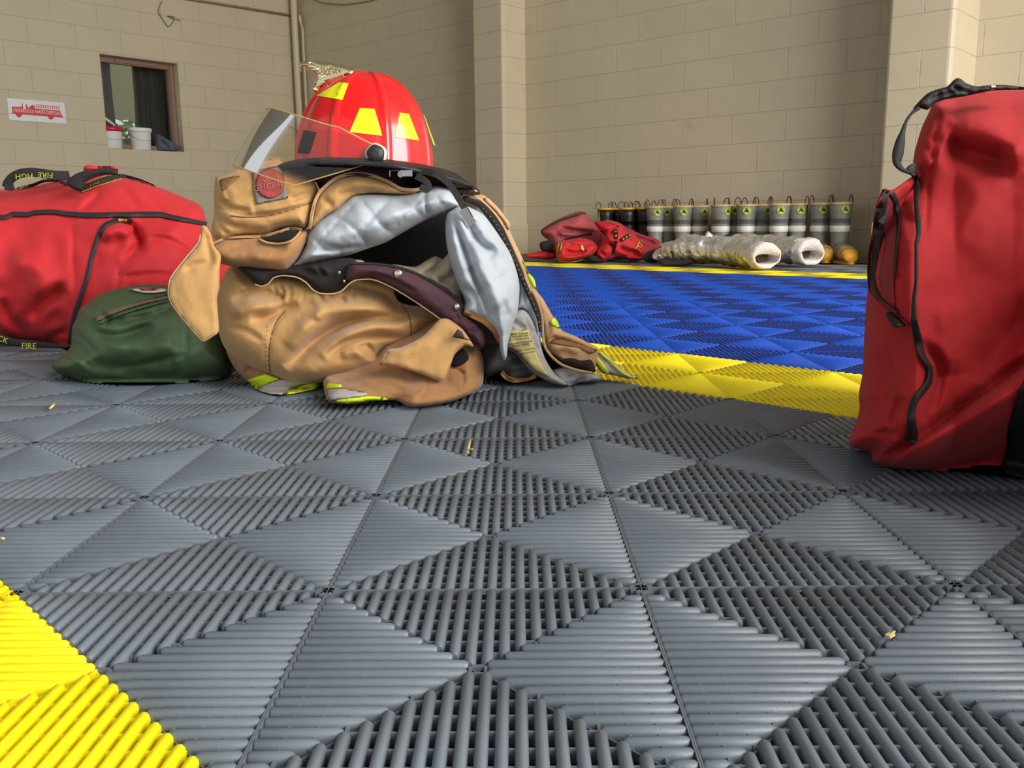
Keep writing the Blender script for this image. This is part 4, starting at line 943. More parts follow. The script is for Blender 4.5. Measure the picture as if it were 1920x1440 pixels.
# ---- left duffel
g0 = fl(60, 652)
lb_ = thing('duffel_bag', (g0[0]-.2, g0[1]+.2, 0), 'large red duffel bag with black zip lying at the left behind the green bag', 'bag')
LBf = [([(205, 410), (240, 420), (258, 435), (262, 455), (250, 470), (230, 490)], 7, .02), ([(248, 430), (265, 455), (262, 475)], 5, .018), ([(190, 445), (220, 430), (248, 440)], 14, -.02),
       ([(225, 500), (222, 530), (217, 560)], 2.5, .008, 'c'), ([(265, 448), (310, 448), (370, 478)], 5, .010), ([(230, 520), (290, 515), (340, 520)], 5, .008),
       ([(165, 378), (200, 350), (240, 345), (300, 372), (375, 386)], 2.5, .006, 'c'), ([(150, 395), (168, 380), (190, 360)], 6, .012), ([(230, 350), (262, 395)], 9, .010), ([(270, 360), (310, 400)], 7, .008),
       ([(55, 600), (80, 570), (110, 545), (125, 540)], 12, .03), ([(30, 590), (70, 610), (120, 590)], 16, .014), ([(135, 408), (136, 450), (138, 510), (140, 560)], 3, .006, 'c'), ([(0, 560), (20, 600), (60, 635)], 10, .02),
       ([(85, 638), (110, 625), (132, 622)], 6, .02), ([(0, 372), (60, 372), (110, 380), (165, 386)], 7, .006), ([(20, 480), (60, 500), (90, 560)], 26, -.014)]
LB = Relief([(-270, 400), (-240, 360), (-150, 350), (-60, 352), (0, 356), (60, 349), (110, 338), (150, 330), (190, 326), (228, 330), (262, 338), (300, 352), (340, 368), (374, 384), (382, 396), (390, 425), (404, 440), (428, 465), (442, 500), (440, 580), (400, 640), (300, 655), (200, 662), (132, 658), (100, 645), (60, 640), (20, 636), (-60, 645), (-200, 650), (-262, 620), (-280, 500)],
            lambda u, v: 2.50+.0002*(650-v), .24, .32, 150, 6, [(a[0], a[1], a[2]*1.9)+tuple(a[3:]) for a in LBf], wr=(.014, .014)); LB.build('body', REDF, lb_)
strip('zip', [(-200, 400), (-100, 402), (0, 407), (14, 406), (24, 401), (50, 402), (66, 398), (100, 397), (120, 400), (160, 403), (200, 403), (250, 402), (300, 402), (318, 406), (388, 420)], [9, 9, 10, 9, 9, 9, 9, 10, 10, 11, 9, 8], LB.depth(.002), .006, ZIP, lb_, label='black zip')
strip('side_piping', [(248, 414), (222, 414), (200, 420), (187, 435), (176, 468), (163, 520), (150, 560), (140, 590), (133, 625), (131, 645)], 9, LB.depth(.002), .005, ZIP, lb_, label='black webbing running down the side')
strip('zip_tag', [(222, 412), (238, 414)], 5, LB.depth(.012), .002, YTX, lb_)
strip('bottom_webbing', [(-40, 628), (-10, 632), (20, 641), (60, 645), (100, 648), (128, 650)], [16, 18, 14, 13, 10, 6], lambda u, v: np.full(len(u), 2.33), .004, BLK, lb_, label='black webbing along the bottom')
text_px('webbing_text', 'FIRE', 11, 54, 649, 2, 2.32, YTX, lb_, off=.002)
text_px('webbing_text', 'CK', 11, 5, 637, 18, 2.32, YTX, lb_, off=.002)
# handle loops on top
web('handle', px_path([(12, 352), (14, 344), (24, 332), (40, 325), (60, 323), (85, 326), (110, 329), (130, 329)], [2.42, 2.40, 2.40, 2.42]), .024, .004, STR, lb_)
text_px('handle_text', 'FIRE', 10, 85, 328, 183, 2.40, YTX, lb_, off=.006, wid=1.15)
text_px('handle_text', 'FIGH', 10, 45, 330, 177, 2.40, YTX, lb_, off=.006, wid=1.1)
web('handle', px_path([(10, 350), (18, 352), (26, 350)], [2.39, 2.39]), .016, .004, STR, lb_)
strip('zip', [(34, 354), (48, 350), (62, 347), (80, 340), (98, 338), (115, 340), (128, 346)], 6, LB.depth(.004), .006, ZIP, lb_)
strip('yellow_edging', [(32, 353), (42, 351), (52, 349)], 4, LB.depth(.010), .002, YTX, lb_)
H2 = Relief([(126, 338), (142, 326), (160, 320), (190, 316), (214, 316), (221, 322), (222, 328), (200, 328), (180, 332), (160, 342), (156, 352), (152, 359), (140, 356), (128, 348)], 2.36, .012, .02, 8, 4, [([(150, 345), (170, 332), (200, 322)], 3, .008)]); H2.build('handle', STR, lb_, label='black webbing handle grip')
Relief([(157, 312 + 1), (165, 309), (180, 311), (200, 311), (214, 311), (222, 319), (220, 322), (205, 316), (180, 318), (158, 321)], 2.39, .012, .02, 6, 4).build('lid_flap', REDF, lb_)
strip('webbing', [(150, 356), (165, 350), (185, 342), (205, 336), (230, 331), (262, 337), (290, 348)], [13, 13, 13, 12, 6, 3, 2], LB.depth(.004), .003, STR, lb_)
text_px('handle_text', 'FIGHTER', 9, 190, 337, -22, LB.depth(.007), YTX, lb_, off=.003)
strip('yellow_edging', [(153, 360), (170, 353), (190, 346), (210, 340), (228, 335)], 1.6, LB.depth(.008), .001, mat('amber_thread', srgb(220, 170, 50), .7), lb_)

# ---- green bag
GRN = mat('olive_green_nylon', srgb(76, 98, 66), .62, bump=(50, .25, .004), var=(8, .16), weave=(700, .15))
g1 = fl(290, 718)
gb = thing('green_bag', (g1[0], g1[1]+.1, 0), 'dark green nylon sack with a half hidden zip beside the tan trousers', 'bag')
GBf = [([(140, 625), (160, 640), (185, 665)], 4, .010), ([(133, 650), (150, 668), (170, 690)], 3, .008), ([(128, 640), (150, 650), (170, 668)], 4, .009), ([(120, 668), (150, 680)], 2.5, -.006), ([(150, 640), (158, 660), (160, 672)], 2.5, .006, 'c'),
       ([(165, 640), (172, 610), (166, 580)], 3, .006, 'c'), ([(170, 620), (200, 630), (230, 630), (290, 610)], 9, .018), ([(195, 600), (240, 600), (290, 590), (330, 570)], 6, .016), ([(160, 670), (200, 690), (260, 692), (330, 680)], 14, .014),
       ([(200, 650), (260, 650), (330, 640)], 20, -.014), ([(230, 700), (290, 706), (350, 700)], 8, .008), ([(215, 690), (280, 680), (350, 665)], 5, .007), ([(185, 583), (205, 600), (195, 612)], 5, .014), ([(148, 597), (165, 588), (178, 578)], 3.5, .016), ([(155, 605), (172, 602), (180, 596)], 3, .012),
       ([(185, 560), (195, 562)], 2, .008), ([(345, 600), (350, 650), (340, 700)], 3, .006, 'c'), ([(120, 700), (135, 690), (150, 678)], 2, .006, 'c'), ([(110, 670), (140, 685), (165, 712)], 4, .006), ([(220, 598), (260, 602), (300, 590)], 4, -.008)]
GB = Relief([(97, 682), (110, 672), (122, 662), (132, 650), (134, 630), (136, 612), (144, 595), (150, 580), (168, 566), (182, 555), (210, 544), (240, 537), (275, 533), (305, 535), (330, 540), (380, 550), (420, 570), (432, 620), (440, 680), (432, 705), (400, 712), (340, 718), (290, 721), (230, 721), (180, 718), (150, 714), (125, 706), (106, 698), (100, 692)],
            lambda u, v: 1.93+.0003*(720-v), .15, .13, 72, 4.8, [(a[0], a[1], a[2]*1.4)+tuple(a[3:]) for a in GBf], wr=(.008, .022)); GB.build('body', GRN, gb)
strip('zip', [(179, 599), (195, 592), (215, 583), (245, 573), (275, 565), (300, 560), (318, 556)], [9, 9, 8, 7, 6, 6], GB.depth(.004), .003, mat('bronze_zip', srgb(120, 100, 76), .6, bump=(700, .8, .002)), gb)
strip('piping', [(174, 598), (180, 604), (190, 605), (210, 596), (235, 586), (265, 577), (300, 567), (320, 562)], 3.4, GB.depth(.004), .004, GRN, gb)
strip('piping', [(178, 596), (195, 587), (215, 578), (245, 568), (275, 560), (315, 551)], 2.4, GB.depth(.004), .003, GRN, gb)
text_off = GB.depth(.012)
Relief([(238, 542), (262, 539), (300, 540), (314, 541), (313, 546), (290, 549), (272, 549), (255, 546)], text_off, .002, .002, 4, 4, sharp=True).build('paper_tag', mat('white_paper', srgb(222, 206, 206), .6), gb, label='white and pink paper tag')
Relief([(258, 541), (290, 540.5), (300, 542), (280, 546.5), (268, 545.5)], GB.depth(.0145), .001, .001, 4, 4, sharp=True).build('tag_print', mat('pink_print', srgb(206, 84, 96), .6), gb)

# ---- right duffel, standing on end close to the camera
g2 = fl(1760, 880)
rb_ = thing('duffel_bag', (g2[0]+.15, g2[1]+.15, 0), 'tall red duffel bag standing on end at the right edge close to the camera', 'bag')
REDN = mat('bright_red_canvas', srgb(176, 18, 26), .8, bump=(60, .2, .004), weave=(560, .25), var=(5, .1), sheen=.03)
RBf = [([(1690, 848), (1760, 795), (1840, 740), (1925, 676), (2000, 620)], 13, .030), ([(1720, 850), (1800, 800), (1880, 745), (1960, 690)], 16, -.020), ([(1751, 192), (1760, 225), (1752, 265), (1752, 300), (1742, 330), (1738, 400), (1735, 450)], 4, .012), ([(1770, 270), (1810, 285), (1860, 300), (1900, 300)], 26, .045), ([(1740, 250), (1755, 262), (1770, 268)], 12, .012), ([(1780, 225), (1850, 235), (1930, 300)], 34, -.035),
       ([(1730, 270), (1745, 285), (1752, 300)], 8, .014), ([(1780, 400), (1850, 430), (1950, 450)], 60, -.015), ([(1755, 180), (1800, 195), (1850, 192), (1875, 205), (1980, 198)], 3, .007, 'c'),
       ([(1670, 640), (1672, 690), (1675, 720)], 3, .010, 'c'), ([(1640, 660), (1660, 720), (1665, 770)], 12, .018), ([(1690, 745), (1675, 775), (1672, 800)], 6, .016), ([(1720, 640), (1760, 680), (1755, 740), (1730, 790)], 12, .022),
       ([(1775, 560), (1782, 640), (1790, 700)], 26, -.028), ([(1840, 720), (1880, 640), (1960, 580)], 40, .030), ([(1610, 800), (1640, 812), (1668, 806)], 4, .016), ([(1620, 845), (1650, 855), (1690, 838), (1702, 830)], 5, .026), ([(1625, 820), (1650, 830), (1690, 825)], 8, -.012),
       ([(1728, 340), (1722, 430), (1728, 560)], 2, .004, 'c'), ([(1737, 760), (1742, 790), (1745, 810)], 2, .005, 'c')]
def lowfold(Q):
    # the heavy fold that comes forward along the bottom: ridge line from (1700,845) up to (1925,680)
    x = Q[:, 0]; y = Q[:, 1]; rl_ = 838-(x-1700)*.70-np.maximum(0, x-1930)*-.5
    t = np.clip((y-rl_)/14, 0, 1)*np.clip((x-1640)/60, 0, 1)
    return -.075*t*t*(3-2*t)+.0022*np.clip(y-rl_-70, 0, 60)*np.clip((x-1770)/60, 0, 1)
RB = Relief([(1751, 191), (1775, 183), (1800, 178), (1850, 170), (1920, 168), (2050, 172), (2180, 190), (2240, 260), (2260, 500), (2250, 800), (2200, 905), (2050, 915), (1920, 898), (1850, 890), (1800, 884), (1740, 882), (1690, 880), (1650, 873), (1635, 862), (1633, 850), (1610, 843), (1593, 835), (1592, 822), (1604, 795), (1612, 765), (1610, 740), (1617, 700), (1620, 640), (1622, 600), (1625, 560), (1632, 500), (1650, 440), (1690, 380), (1712, 350), (1716, 330), (1712, 305), (1716, 280), (1728, 240), (1742, 210)],
            lambda u, v: 1.175+.00010*(880-v)-.00030*np.clip(u-1900, 0, 300)+.07*np.clip((u-1720)/70, 0, 1), .20, .25, 170, 6, RBf, wr=(.005, .012), extra=lowfold); RB.build('body', REDN, rb_)
PK = Relief([(1715, 332), (1700, 338), (1680, 352), (1660, 362), (1645, 374), (1643, 384), (1646, 396), (1640, 420), (1633, 450), (1629, 490), (1629, 520), (1634, 545), (1650, 566), (1668, 580), (1690, 600), (1700, 612), (1716, 610), (1722, 560), (1722, 450), (1722, 380)],
            lambda u, v: np.minimum(1.165+.00015*(np.asarray(u)-1640), RB.depth(-.006)(u, v)), .03, .05, 20, 6, [([(1684, 345), (1690, 370), (1700, 400), (1703, 440)], 3, .006, 'c'), ([(1693, 450), (1693, 520), (1697, 600)], 2.5, .005, 'c'), ([(1700, 400), (1712, 420), (1708, 450)], 8, .01)], wr=(.003, .03))
PK.build('side_pocket', REDN, rb_)
pkd = PK.depth(.003)
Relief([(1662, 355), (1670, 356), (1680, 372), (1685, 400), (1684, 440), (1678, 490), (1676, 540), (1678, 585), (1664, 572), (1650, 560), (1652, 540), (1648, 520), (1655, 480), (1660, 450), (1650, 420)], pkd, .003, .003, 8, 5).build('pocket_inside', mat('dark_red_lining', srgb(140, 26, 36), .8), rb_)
strip('pocket_zip', [(1662, 356), (1652, 390), (1645, 440), (1637, 480), (1636, 520), (1640, 545), (1652, 562), (1668, 574), (1680, 584)], [14, 20, 22, 20, 16, 12, 10, 6, 4], PK.depth(.006), .003, mat('black_zip', srgb(22, 20, 20), .7), rb_)
strip('pocket_zip', [(1672, 362), (1681, 380), (1684, 420), (1679, 470), (1676, 520)], [12, 9, 6, 5, 3], PK.depth(.006), .003, MATS['black_zip'], rb_)
zt_mb = MB()
for q in catmull([(1640, 440), (1634, 480), (1633, 520), (1637, 546), (1652, 564), (1668, 575), (1680, 585)], False, 3.2):
    zt_mb.box(at(np.array(q[0]), np.array(q[1]), PK.front(np.array([q]))[0]-.010), (RT, UP, FW), (.0011, .0006, .0012))
zt_mb.obj('zip_teeth', MATS['dull_brass'], rb_)
web('zip_pull', px_path([(1668, 372), (1660, 395), (1650, 418)], [1.12, 1.115]), .009, .002, MATS['black_zip'], rb_)
strip('storm_flap', [(1662, 354), (1648, 376), (1643, 400), (1636, 440), (1629, 480), (1628, 520), (1632, 548), (1648, 566), (1668, 580), (1682, 592)], [5, 5, 5, 4, 4, 4, 4, 4, 4, 3], PK.depth(.004), .006, REDN, rb_)
Relief([(1659, 588), (1668, 584), (1680, 590), (1692, 603), (1699, 610), (1690, 613), (1676, 613)], PK.depth(.008), .004, .003, 5, 4).build('zip_end_tab', MATS['black_zip'], rb_)
strip('side_zip', [(1712, 322), (1718, 345), (1718, 380), (1722, 425), (1722, 440), (1718, 460), (1718, 520), (1714, 560), (1714, 600), (1722, 640), (1730, 668), (1744, 690), (1742, 715), (1728, 735), (1716, 750), (1708, 775), (1710, 800), (1712, 815), (1706, 830)], [10, 12, 9, 12, 9, 7, 8, 7, 8, 10, 14, 18, 12, 10, 13, 14, 14, 18, 22], lambda u, v: RB.depth(.003)(u, v)-.030*np.clip((640-v)/40, 0, 1), .004, MATS['black_zip'], rb_, label='wavy black zip tape')
# grab handle on top and shoulder strap
Hh = Relief([(1739, 206), (1725, 203), (1712, 206), (1716, 198), (1735, 178), (1745, 172), (1758, 167), (1776, 162), (1786, 152), (1795, 146), (1802, 148), (1812, 156), (1832, 162), (1850, 160), (1880, 159), (1925, 164), (1920, 168), (1860, 170), (1830, 176), (1800, 182), (1770, 187), (1752, 194)], 1.16, .012, .02, 9, 4,
            [([(1740, 190), (1765, 178), (1790, 172)], 3, .006), ([(1785, 160), (1800, 170), (1820, 172)], 3, .006)], wr=(.003, .08)); Hh.build('grab_handle', MATS['black_zip'], rb_)
mb = MB(); q = P(1861, 164, 1.142); mb.tube([q-RT*.0025, q+RT*.0025], .0028, 8); mb.obj('rivet', CHR, rb_)
strip('shoulder_strap', [(1724, 202), (1712, 210), (1700, 226), (1692, 250), (1684, 285), (1682, 305), (1692, 318), (1706, 324), (1716, 330)], [8, 5, 6, 10, 19, 22, 16, 8, 7], 1.15, .002, MATS['black_zip'], rb_)
Relief([(1698, 318), (1704, 310), (1716, 306), (1718, 326), (1712, 330), (1704, 326)], 1.16, .005, .01, 5, 4).build('strap_anchor', GRD, rb_)
E2 = Relief([(1925, 705), (1912, 735), (1900, 770), (1892, 800), (1888, 840), (1885, 886), (2000, 905), (2120, 905), (2120, 700), (2000, 660)], RB.depth(.006), .004, .003, 8, 8); E2.build('end_panel', MATS['black_zip'], rb_, label='black end panel')

# unseen red block, added out of frame to shade the right duffel's front
R = []; n = 40
for i in range(13):
    z = .004+.60*i/12; k = 1-(abs(i/12*2-1))**6*.35; row = []
    for q in range(n):
        a = q*2*PI/n; c, s = math.cos(a), math.sin(a)
        row.append((1.42+.40*k*math.copysign(abs(c)**.5, c)+.012*noise.noise(Vector((c*2, s*2, z*6))), -.12+.40*k*math.copysign(abs(s)**.5, s)+.02*noise.noise(Vector((c*2, s*2, z*7+4))), z))
    R.append(row)
MB().rings(R).obj('shade_block', REDN, rb_, smooth=True)
# ================================================================== GEAR ALONG THE BACK WALL
RW = MATS['red_cordura']
def pile(nm, out, D, tf, tb, R, m_, par, folds=(), **k): 
    r = Relief(out, D, tf, tb, R, 2.6, folds, wr=(.010, .07)); r.build(nm, m_, par); return r
q = fl(1070, 484); b1 = thing('duffel_bag', (q[0], q[1]+.15, 0), 'faded red duffel bag slumped on top of the heap near the black boots', 'bag')
B1 = pile('body', [(1014, 432), (1027, 422), (1044, 412), (1060, 405), (1087, 396), (1098, 400), (1105, 410), (1115, 418), (1127, 428), (1150, 440), (1160, 470), (1120, 480), (1060, 480), (1035, 474), (1027, 450), (1017, 442)], 7.12, .2, .15, 22,
          mat('dusty_red_canvas', srgb(186, 84, 88), .85, var=(6, .2)), b1, [([(1048, 425), (1080, 432), (1125, 436)], 3, .08), ([(1045, 436), (1070, 440), (1090, 438)], 5, -.05)])
strip('zip', [(1017, 438), (1016, 432), (1028, 424), (1045, 415), (1062, 409), (1085, 402), (1094, 399), (1099, 401)], 2.6, B1.depth(.01), .01, ZIP, b1)
strip('webbing', [(1058, 449), (1075, 445), (1096, 440), (1110, 437)], 2.6, B1.depth(.02), .01, BLK, b1)
q = fl(1080, 490); b2 = thing('duffel_bag', (q[0], q[1]+.1, 0), 'small red bag with yellow stripes lying open at the front of the heap', 'bag')
B2 = pile('body', [(1042, 457), (1053, 451), (1070, 449), (1085, 446), (1100, 448), (1112, 452), (1122, 462), (1118, 473), (1104, 484), (1085, 489), (1050, 491), (1044, 484), (1042, 472)], 6.72, .16, .16, 14, RW, b2,
          [([(1058, 468), (1075, 476), (1100, 470)], 4, .07), ([(1060, 458), (1085, 462), (1108, 458)], 3, .05), ([(1046, 482), (1075, 482), (1108, 474)], 3, -.05)])
strip('yellow_stripe', [(1048, 456), (1046, 464), (1046, 471)], 2.6, B2.depth(.01), .01, YTX, b2); strip('yellow_stripe', [(1053, 455), (1052, 463), (1050, 470)], 2.6, B2.depth(.01), .01, YTX, b2)
Relief([(1088, 460), (1091, 459), (1095, 467), (1095, 472), (1090, 469)], B2.depth(.01), .01, .01, 3, 2).build('reflective_patch', mat('cream_patch', srgb(250, 232, 160), .4), b2)
strip('yellow_edging', [(1043, 482), (1050, 490), (1072, 491), (1095, 487)], 1.3, B2.depth(.01), .006, YTX, b2)
q = fl(1160, 489); b3 = thing('duffel_bag', (q[0], q[1]+.1, 0), 'red bag with black lettered straps heaped beside the silver trousers', 'bag')
B3 = pile('body', [(1115, 417), (1130, 414), (1145, 413), (1166, 420), (1174, 432), (1193, 443), (1204, 456), (1211, 466), (1212, 476), (1203, 488), (1185, 489), (1160, 484), (1140, 489), (1128, 492), (1118, 482), (1117, 470), (1128, 455), (1127, 438)], 6.75, .2, .12, 18, RW, b3,
          [([(1140, 455), (1150, 462), (1148, 480)], 3, .08), ([(1160, 462), (1175, 470), (1200, 475)], 4, .07), ([(1120, 432), (1140, 440), (1160, 426)], 2.5, .05), ([(1125, 470), (1135, 480)], 3, .06), ([(1130, 442), (1145, 450), (1158, 450)], 5, -.06), ([(1175, 480), (1190, 478), (1205, 482)], 3, .06)])
strip('strap', [(1153, 430), (1156, 438), (1155, 448)], 6.5, B3.depth(.015), .01, BLK, b3); strip('strap', [(1166, 450), (1174, 444), (1183, 440)], 7, B3.depth(.015), .01, BLK, b3)
for (u, v) in ((1154, 434), (1155, 442), (1169, 448), (1175, 444), (1181, 441)): strip('strap_lettering', [(u-1.5, v+1), (u+1.5, v-1)], 2.6, B3.depth(.03), .004, YTX, b3, res=1.5)
strip('strap', [(1126, 432), (1135, 440), (1142, 448)], 2, B3.depth(.01), .01, BLK, b3); strip('strap', [(1157, 452), (1151, 466), (1149, 478)], 5, B3.depth(.01), .01, BLK, b3)
for a in (0, 4.5, 9): strip('yellow_stripe', [(1190+a*.6, 467-a*.5), (1197+a*.5, 462-a*1.4), (1203+a*.5, 464-a*.4)], 2.2, B3.depth(.01), .01, mat('amber_stripe', srgb(214, 160, 56), .7), b3)
Relief([(1115, 418), (1130, 414), (1160, 424), (1148, 428), (1135, 433), (1124, 428)], B3.depth(.012), .012, .005, 5, 2.6).build('lid_flap', mat('crimson_flap', srgb(206, 30, 50), .7), b3)
q = fl(1225, 483); b4 = thing('duffel_bag', (q[0], q[1]+.3, 0), 'long dusky red bag trailing to the right behind the heap', 'bag')
pile('body', [(1165, 424), (1180, 428), (1200, 438), (1228, 447), (1236, 452), (1236, 462), (1225, 472), (1210, 480), (1190, 482), (1175, 460)], 7.08, .06, .1, 10, mat('dusky_red_canvas', srgb(160, 46, 60), .85), b4, [([(1185, 442), (1210, 450), (1232, 458)], 3, .05)])
q = fl(1010, 483); b5 = thing('strap_bundle', (q[0], q[1]+.1, 0), 'flat red webbing bundle with black buckles at the left end of the heap', 'bag')
pile('webbing', [(982, 478), (996, 474), (1015, 470), (1028, 466), (1040, 470), (1044, 482), (1030, 487), (1008, 485), (990, 483)], 6.9, .06, .08, 7, RW, b5)
pile('buckle_strap', [(1012, 456), (1020, 452), (1036, 450), (1040, 458), (1036, 466), (1040, 474), (1028, 474), (1014, 468)], 6.86, .05, .06, 6, BLK, b5)
q = fl(1155, 489); b6 = thing('black_strap_pile', (q[0]+.35, q[1]+.08, 0), 'tangle of black braces lying between the red heap and the silver trousers', 'braces')
pile('webbing', [(1205, 486), (1212, 474), (1230, 466), (1240, 460), (1262, 452), (1275, 452), (1262, 466), (1240, 480), (1232, 492), (1215, 492)], 6.42, .04, .06, 6, BLK, b6)
pile('webbing', [(1100, 482), (1112, 478), (1125, 484), (1130, 491), (1112, 492)], 6.62, .03, .04, 6, BLK, b6)

# ---- boots
BG = mat('grey_rubber', srgb(138, 138, 130), .45, var=(8, .25)); BB = mat('black_boot_rubber', srgb(26, 24, 24), .4); BYE = mat('yellow_rubber', srgb(236, 168, 44), .5, var=(10, .15))
BW_ = mat('white_band', srgb(226, 226, 214), .5); BRM = mat('tan_boot_rim', srgb(206, 170, 118), .6); EMB = mat('lime_emblem', srgb(170, 190, 50), .5)
def boot(name, lab, cat, grey=True, group=None):
    """local: toe towards -y, x across, z up"""
    t = thing(name, (0, 0, 0), lab, cat, group)
    m_ = BG if grey else BB
    R = []
    def ring(cx, cy, rx, ry, z, n=28): return [(cx+rx*math.cos(q*2*PI/n), cy+ry*math.sin(q*2*PI/n), z) for q in range(n)]
    prof = [(.0, .060, .062, .0), (.0, .061, .064, .02), (0, .058, .064, .06), (0, .052, .060, .10), (-.0, .052, .060, .15), (.0, .058, .066, .24), (.0, .064, .072, .32), (.0, .069, .077, .375)]
    for cy, rx, ry, z in prof: R.append(ring(0, cy, rx, ry, z))
    R.append(ring(0, 0, .064, .072, .375)); R.append(ring(0, 0, .06, .068, .25))
    MB().rings(R).obj('shaft', m_, t, smooth=True, local=True)
    # foot: superellipse sections from ankle to toe
    secs = [(-.02, .054, .125), (-.07, .052, .118), (-.11, .053, .105), (-.15, .057, .096), (-.19, .056, .084), (-.22, .048, .070), (-.240, .030, .045)]
    R = []
    for y, w, h in secs: R.append([(w*math.copysign(abs(math.cos(a))**.8, math.cos(a)), y, .012+h/2+h/2*math.copysign(abs(math.sin(a))**.85, math.sin(a))) for a in np.linspace(0, 2*PI, 24, endpoint=False)])
    R = [[(x*.98, y, z) for x, y, z in r] for r in R]
    MB().rings(R[:4]).obj('vamp', m_, t, smooth=True, local=True)
    R2 = [[(x*1.04, y, (z-.04)*1.05+.04) for x, y, z in r] for r in R[3:]]; R2 = [[(x, -.142, z) for x, y, z in R2[0]]]+R2
    MB().rings(R2).obj('toe_cap', BYE if grey else BB, t, smooth=True, local=True)
    if grey: MB().rings([[(x*1.03, y-.002, (z-.04)*1.03+.04) for x, y, z in R2[2]], [(x*1.01, y-.016, (z-.04)*1.01+.04) for x, y, z in R2[2]]]).obj('toe_band', BG, t, smooth=True, local=True)
    # sole
    so = []
    for z in (0, .016): so.append([(.058*math.cos(a)*(1 if math.sin(a) > 0 else 1), (.068*math.sin(a)+.0 if math.sin(a) > 0 else .244*math.sin(a)), z) for a in np.linspace(0, 2*PI, 32, endpoint=False)])
    MB().rings(so).obj('sole', BYE if grey else BB, t, smooth=False, local=True)
    MB().rings([ring(0, 0, .071, .079, .366), ring(0, 0, .073, .081, .372), ring(0, 0, .071, .079, .380), ring(0, 0, .064, .072, .381)], cap0=False, cap1=False).obj('rim', BRM if grey else BYE, t, smooth=True, local=True)
    if grey:
        MB().rings([ring(0, 0, .0590, .0670, .195), ring(0, 0, .0606, .0686, .197), ring(0, 0, .0630, .0710, .232), ring(0, 0, .0610, .0690, .234)], cap0=False, cap1=False).obj('reflective_band', BW_, t, smooth=True, local=True)
        v = [(.026*math.cos(a), -math.sqrt(max(0, 1-(.026*math.cos(a)/.0675)**2))*.0765-.002, .335+.026*math.sin(a)) for a in np.linspace(0, 2*PI, 16, endpoint=False)]
        e = obj('emblem', v+[(x, y+.002, z) for x, y, z in v], [list(range(16)), list(range(16, 32))[::-1]], EMB, t, local=True)
        mb = MB()
        for a in (90, 210, 330, 150, 30):
            c, s = math.cos(math.radians(a)), math.sin(math.radians(a)); l = .018 if a in (90, 210, 330) else .010
            mb.tube([(0, -.0795, .335), (l*c, -.0785, .335+l*s)], .0030, 5)
        mb.obj('emblem_mark', BB, e, local=True)
    else:
        v = []; 
        mb = MB(); R = []
        for i in range(9):
            z = .355-.15*i/8; w = .018*math.sin(PI*min(1, (i+1)/6)/2); rr = .064+.01*(z-.2)/.17
            R.append([(-.052-w*.0+k_*w, -math.sqrt(max(0, 1-((-.052+k_*w)/.0695)**2))*.0765-.0035, z) for k_ in (-.4, .1, .6)])
        v = [p for r in R for p in r]; f = [(i*3+j, i*3+j+1, (i+1)*3+j+1, (i+1)*3+j) for i in range(8) for j in range(2)]
        obj('yellow_panel', v+[(x, y+.003, z) for x, y, z in v], f+[[q_+27 for q_ in g[::-1]] for g in f], BYE, t, local=True)
    for sx in (-1, 1):
        mb = MB(); mb.tube([(sx*.060+.020*math.cos(a), .024*math.cos(a), .375+.052*math.sin(a)) for a in np.linspace(0, PI, 12)], .0035, 6); mb.obj('pull_loop', mat('dark_loop', srgb(70, 58, 50), .7), t, smooth=True, local=True)
    return t
def dup(root, loc, rz, lab, skip=False):
    r = root.copy(); COL.objects.link(r); r.location = loc; r.rotation_euler = (0, 0, rz); r['label'] = lab
    r.scale = root.scale
    for ch in list(root.children):
        if ch.name.startswith('yellow_panel') and skip: continue
        c = ch.copy(); COL.objects.link(c); c.parent = r
        for g_ in ch.children: d = g_.copy(); COL.objects.link(d); d.parent = c
    return r
def boot_spot(u, vtop=375, off=.16):
    # the row stands a hand's width in front of the wall: shaft centre on the line parallel to it
    q = on_plane(u, 450, P0-WN*off, WN); return (q[0], q[1], 0)
gspots = [(1228, 14, .28), (1253, -6, .15), (1279, 8, .26), (1310, 30, .14), (1351, 35, .28), (1377, -4, .13), (1398, -2, .27), (1427, 26, .15), (1459, 4, .28), (1493, 12, .16), (1536, 6, .16), (1574, 12, .24)]
ords = ['first grey rubber fire boot of the row, next to the black boots', 'second grey rubber fire boot counted from the black boots', 'third grey rubber fire boot counted from the black boots', 'fourth grey rubber fire boot from the black boots, behind the silver trouser waist',
        'fifth grey rubber fire boot from the black boots, above the black braces', 'sixth grey rubber fire boot counted from the black boots, half hidden', 'narrow grey fire boot with orange rim and dull tan band, mid row', 'wide creased grey fire boot with cream band, mid row',
        'fourth grey fire boot counted from the right end of the row', 'third grey fire boot counted from the right end of the row', 'second grey fire boot from the right end, behind the last silver trouser leg', 'rightmost grey fire boot of the row, its yellow toe cap in full view']
base_rz = WA                                                  # toe (-y local) turned to point away from the wall
gproto = None
for (u, a, off), lab in zip(gspots, ords):
    loc = boot_spot(u, off=off); rz = WA*0+math.radians(a-12)
    if gproto is None: gproto = boot('fire_boot', lab, 'boot', True, 'grey fire boots along the wall'); gproto.location = loc; gproto.rotation_euler = (0, 0, rz); gproto.scale = (1.1, 1.1, 1.1)
    else: dup(gproto, loc, rz, lab)
bspots = [(1136, 4, .26), (1159, 10, .14), (1178, -20, .26), (1196, 20, .14), (1210, 4, .24)]
bl_ = ['leftmost black rubber boot with a yellow panel, at the left end of the row', 'second black rubber boot from the left end, with a yellow panel', 'middle one of the five black rubber boots', 'fourth black rubber boot from the left end of the row', 'fifth black rubber boot, standing against the first grey boot']
bp = None
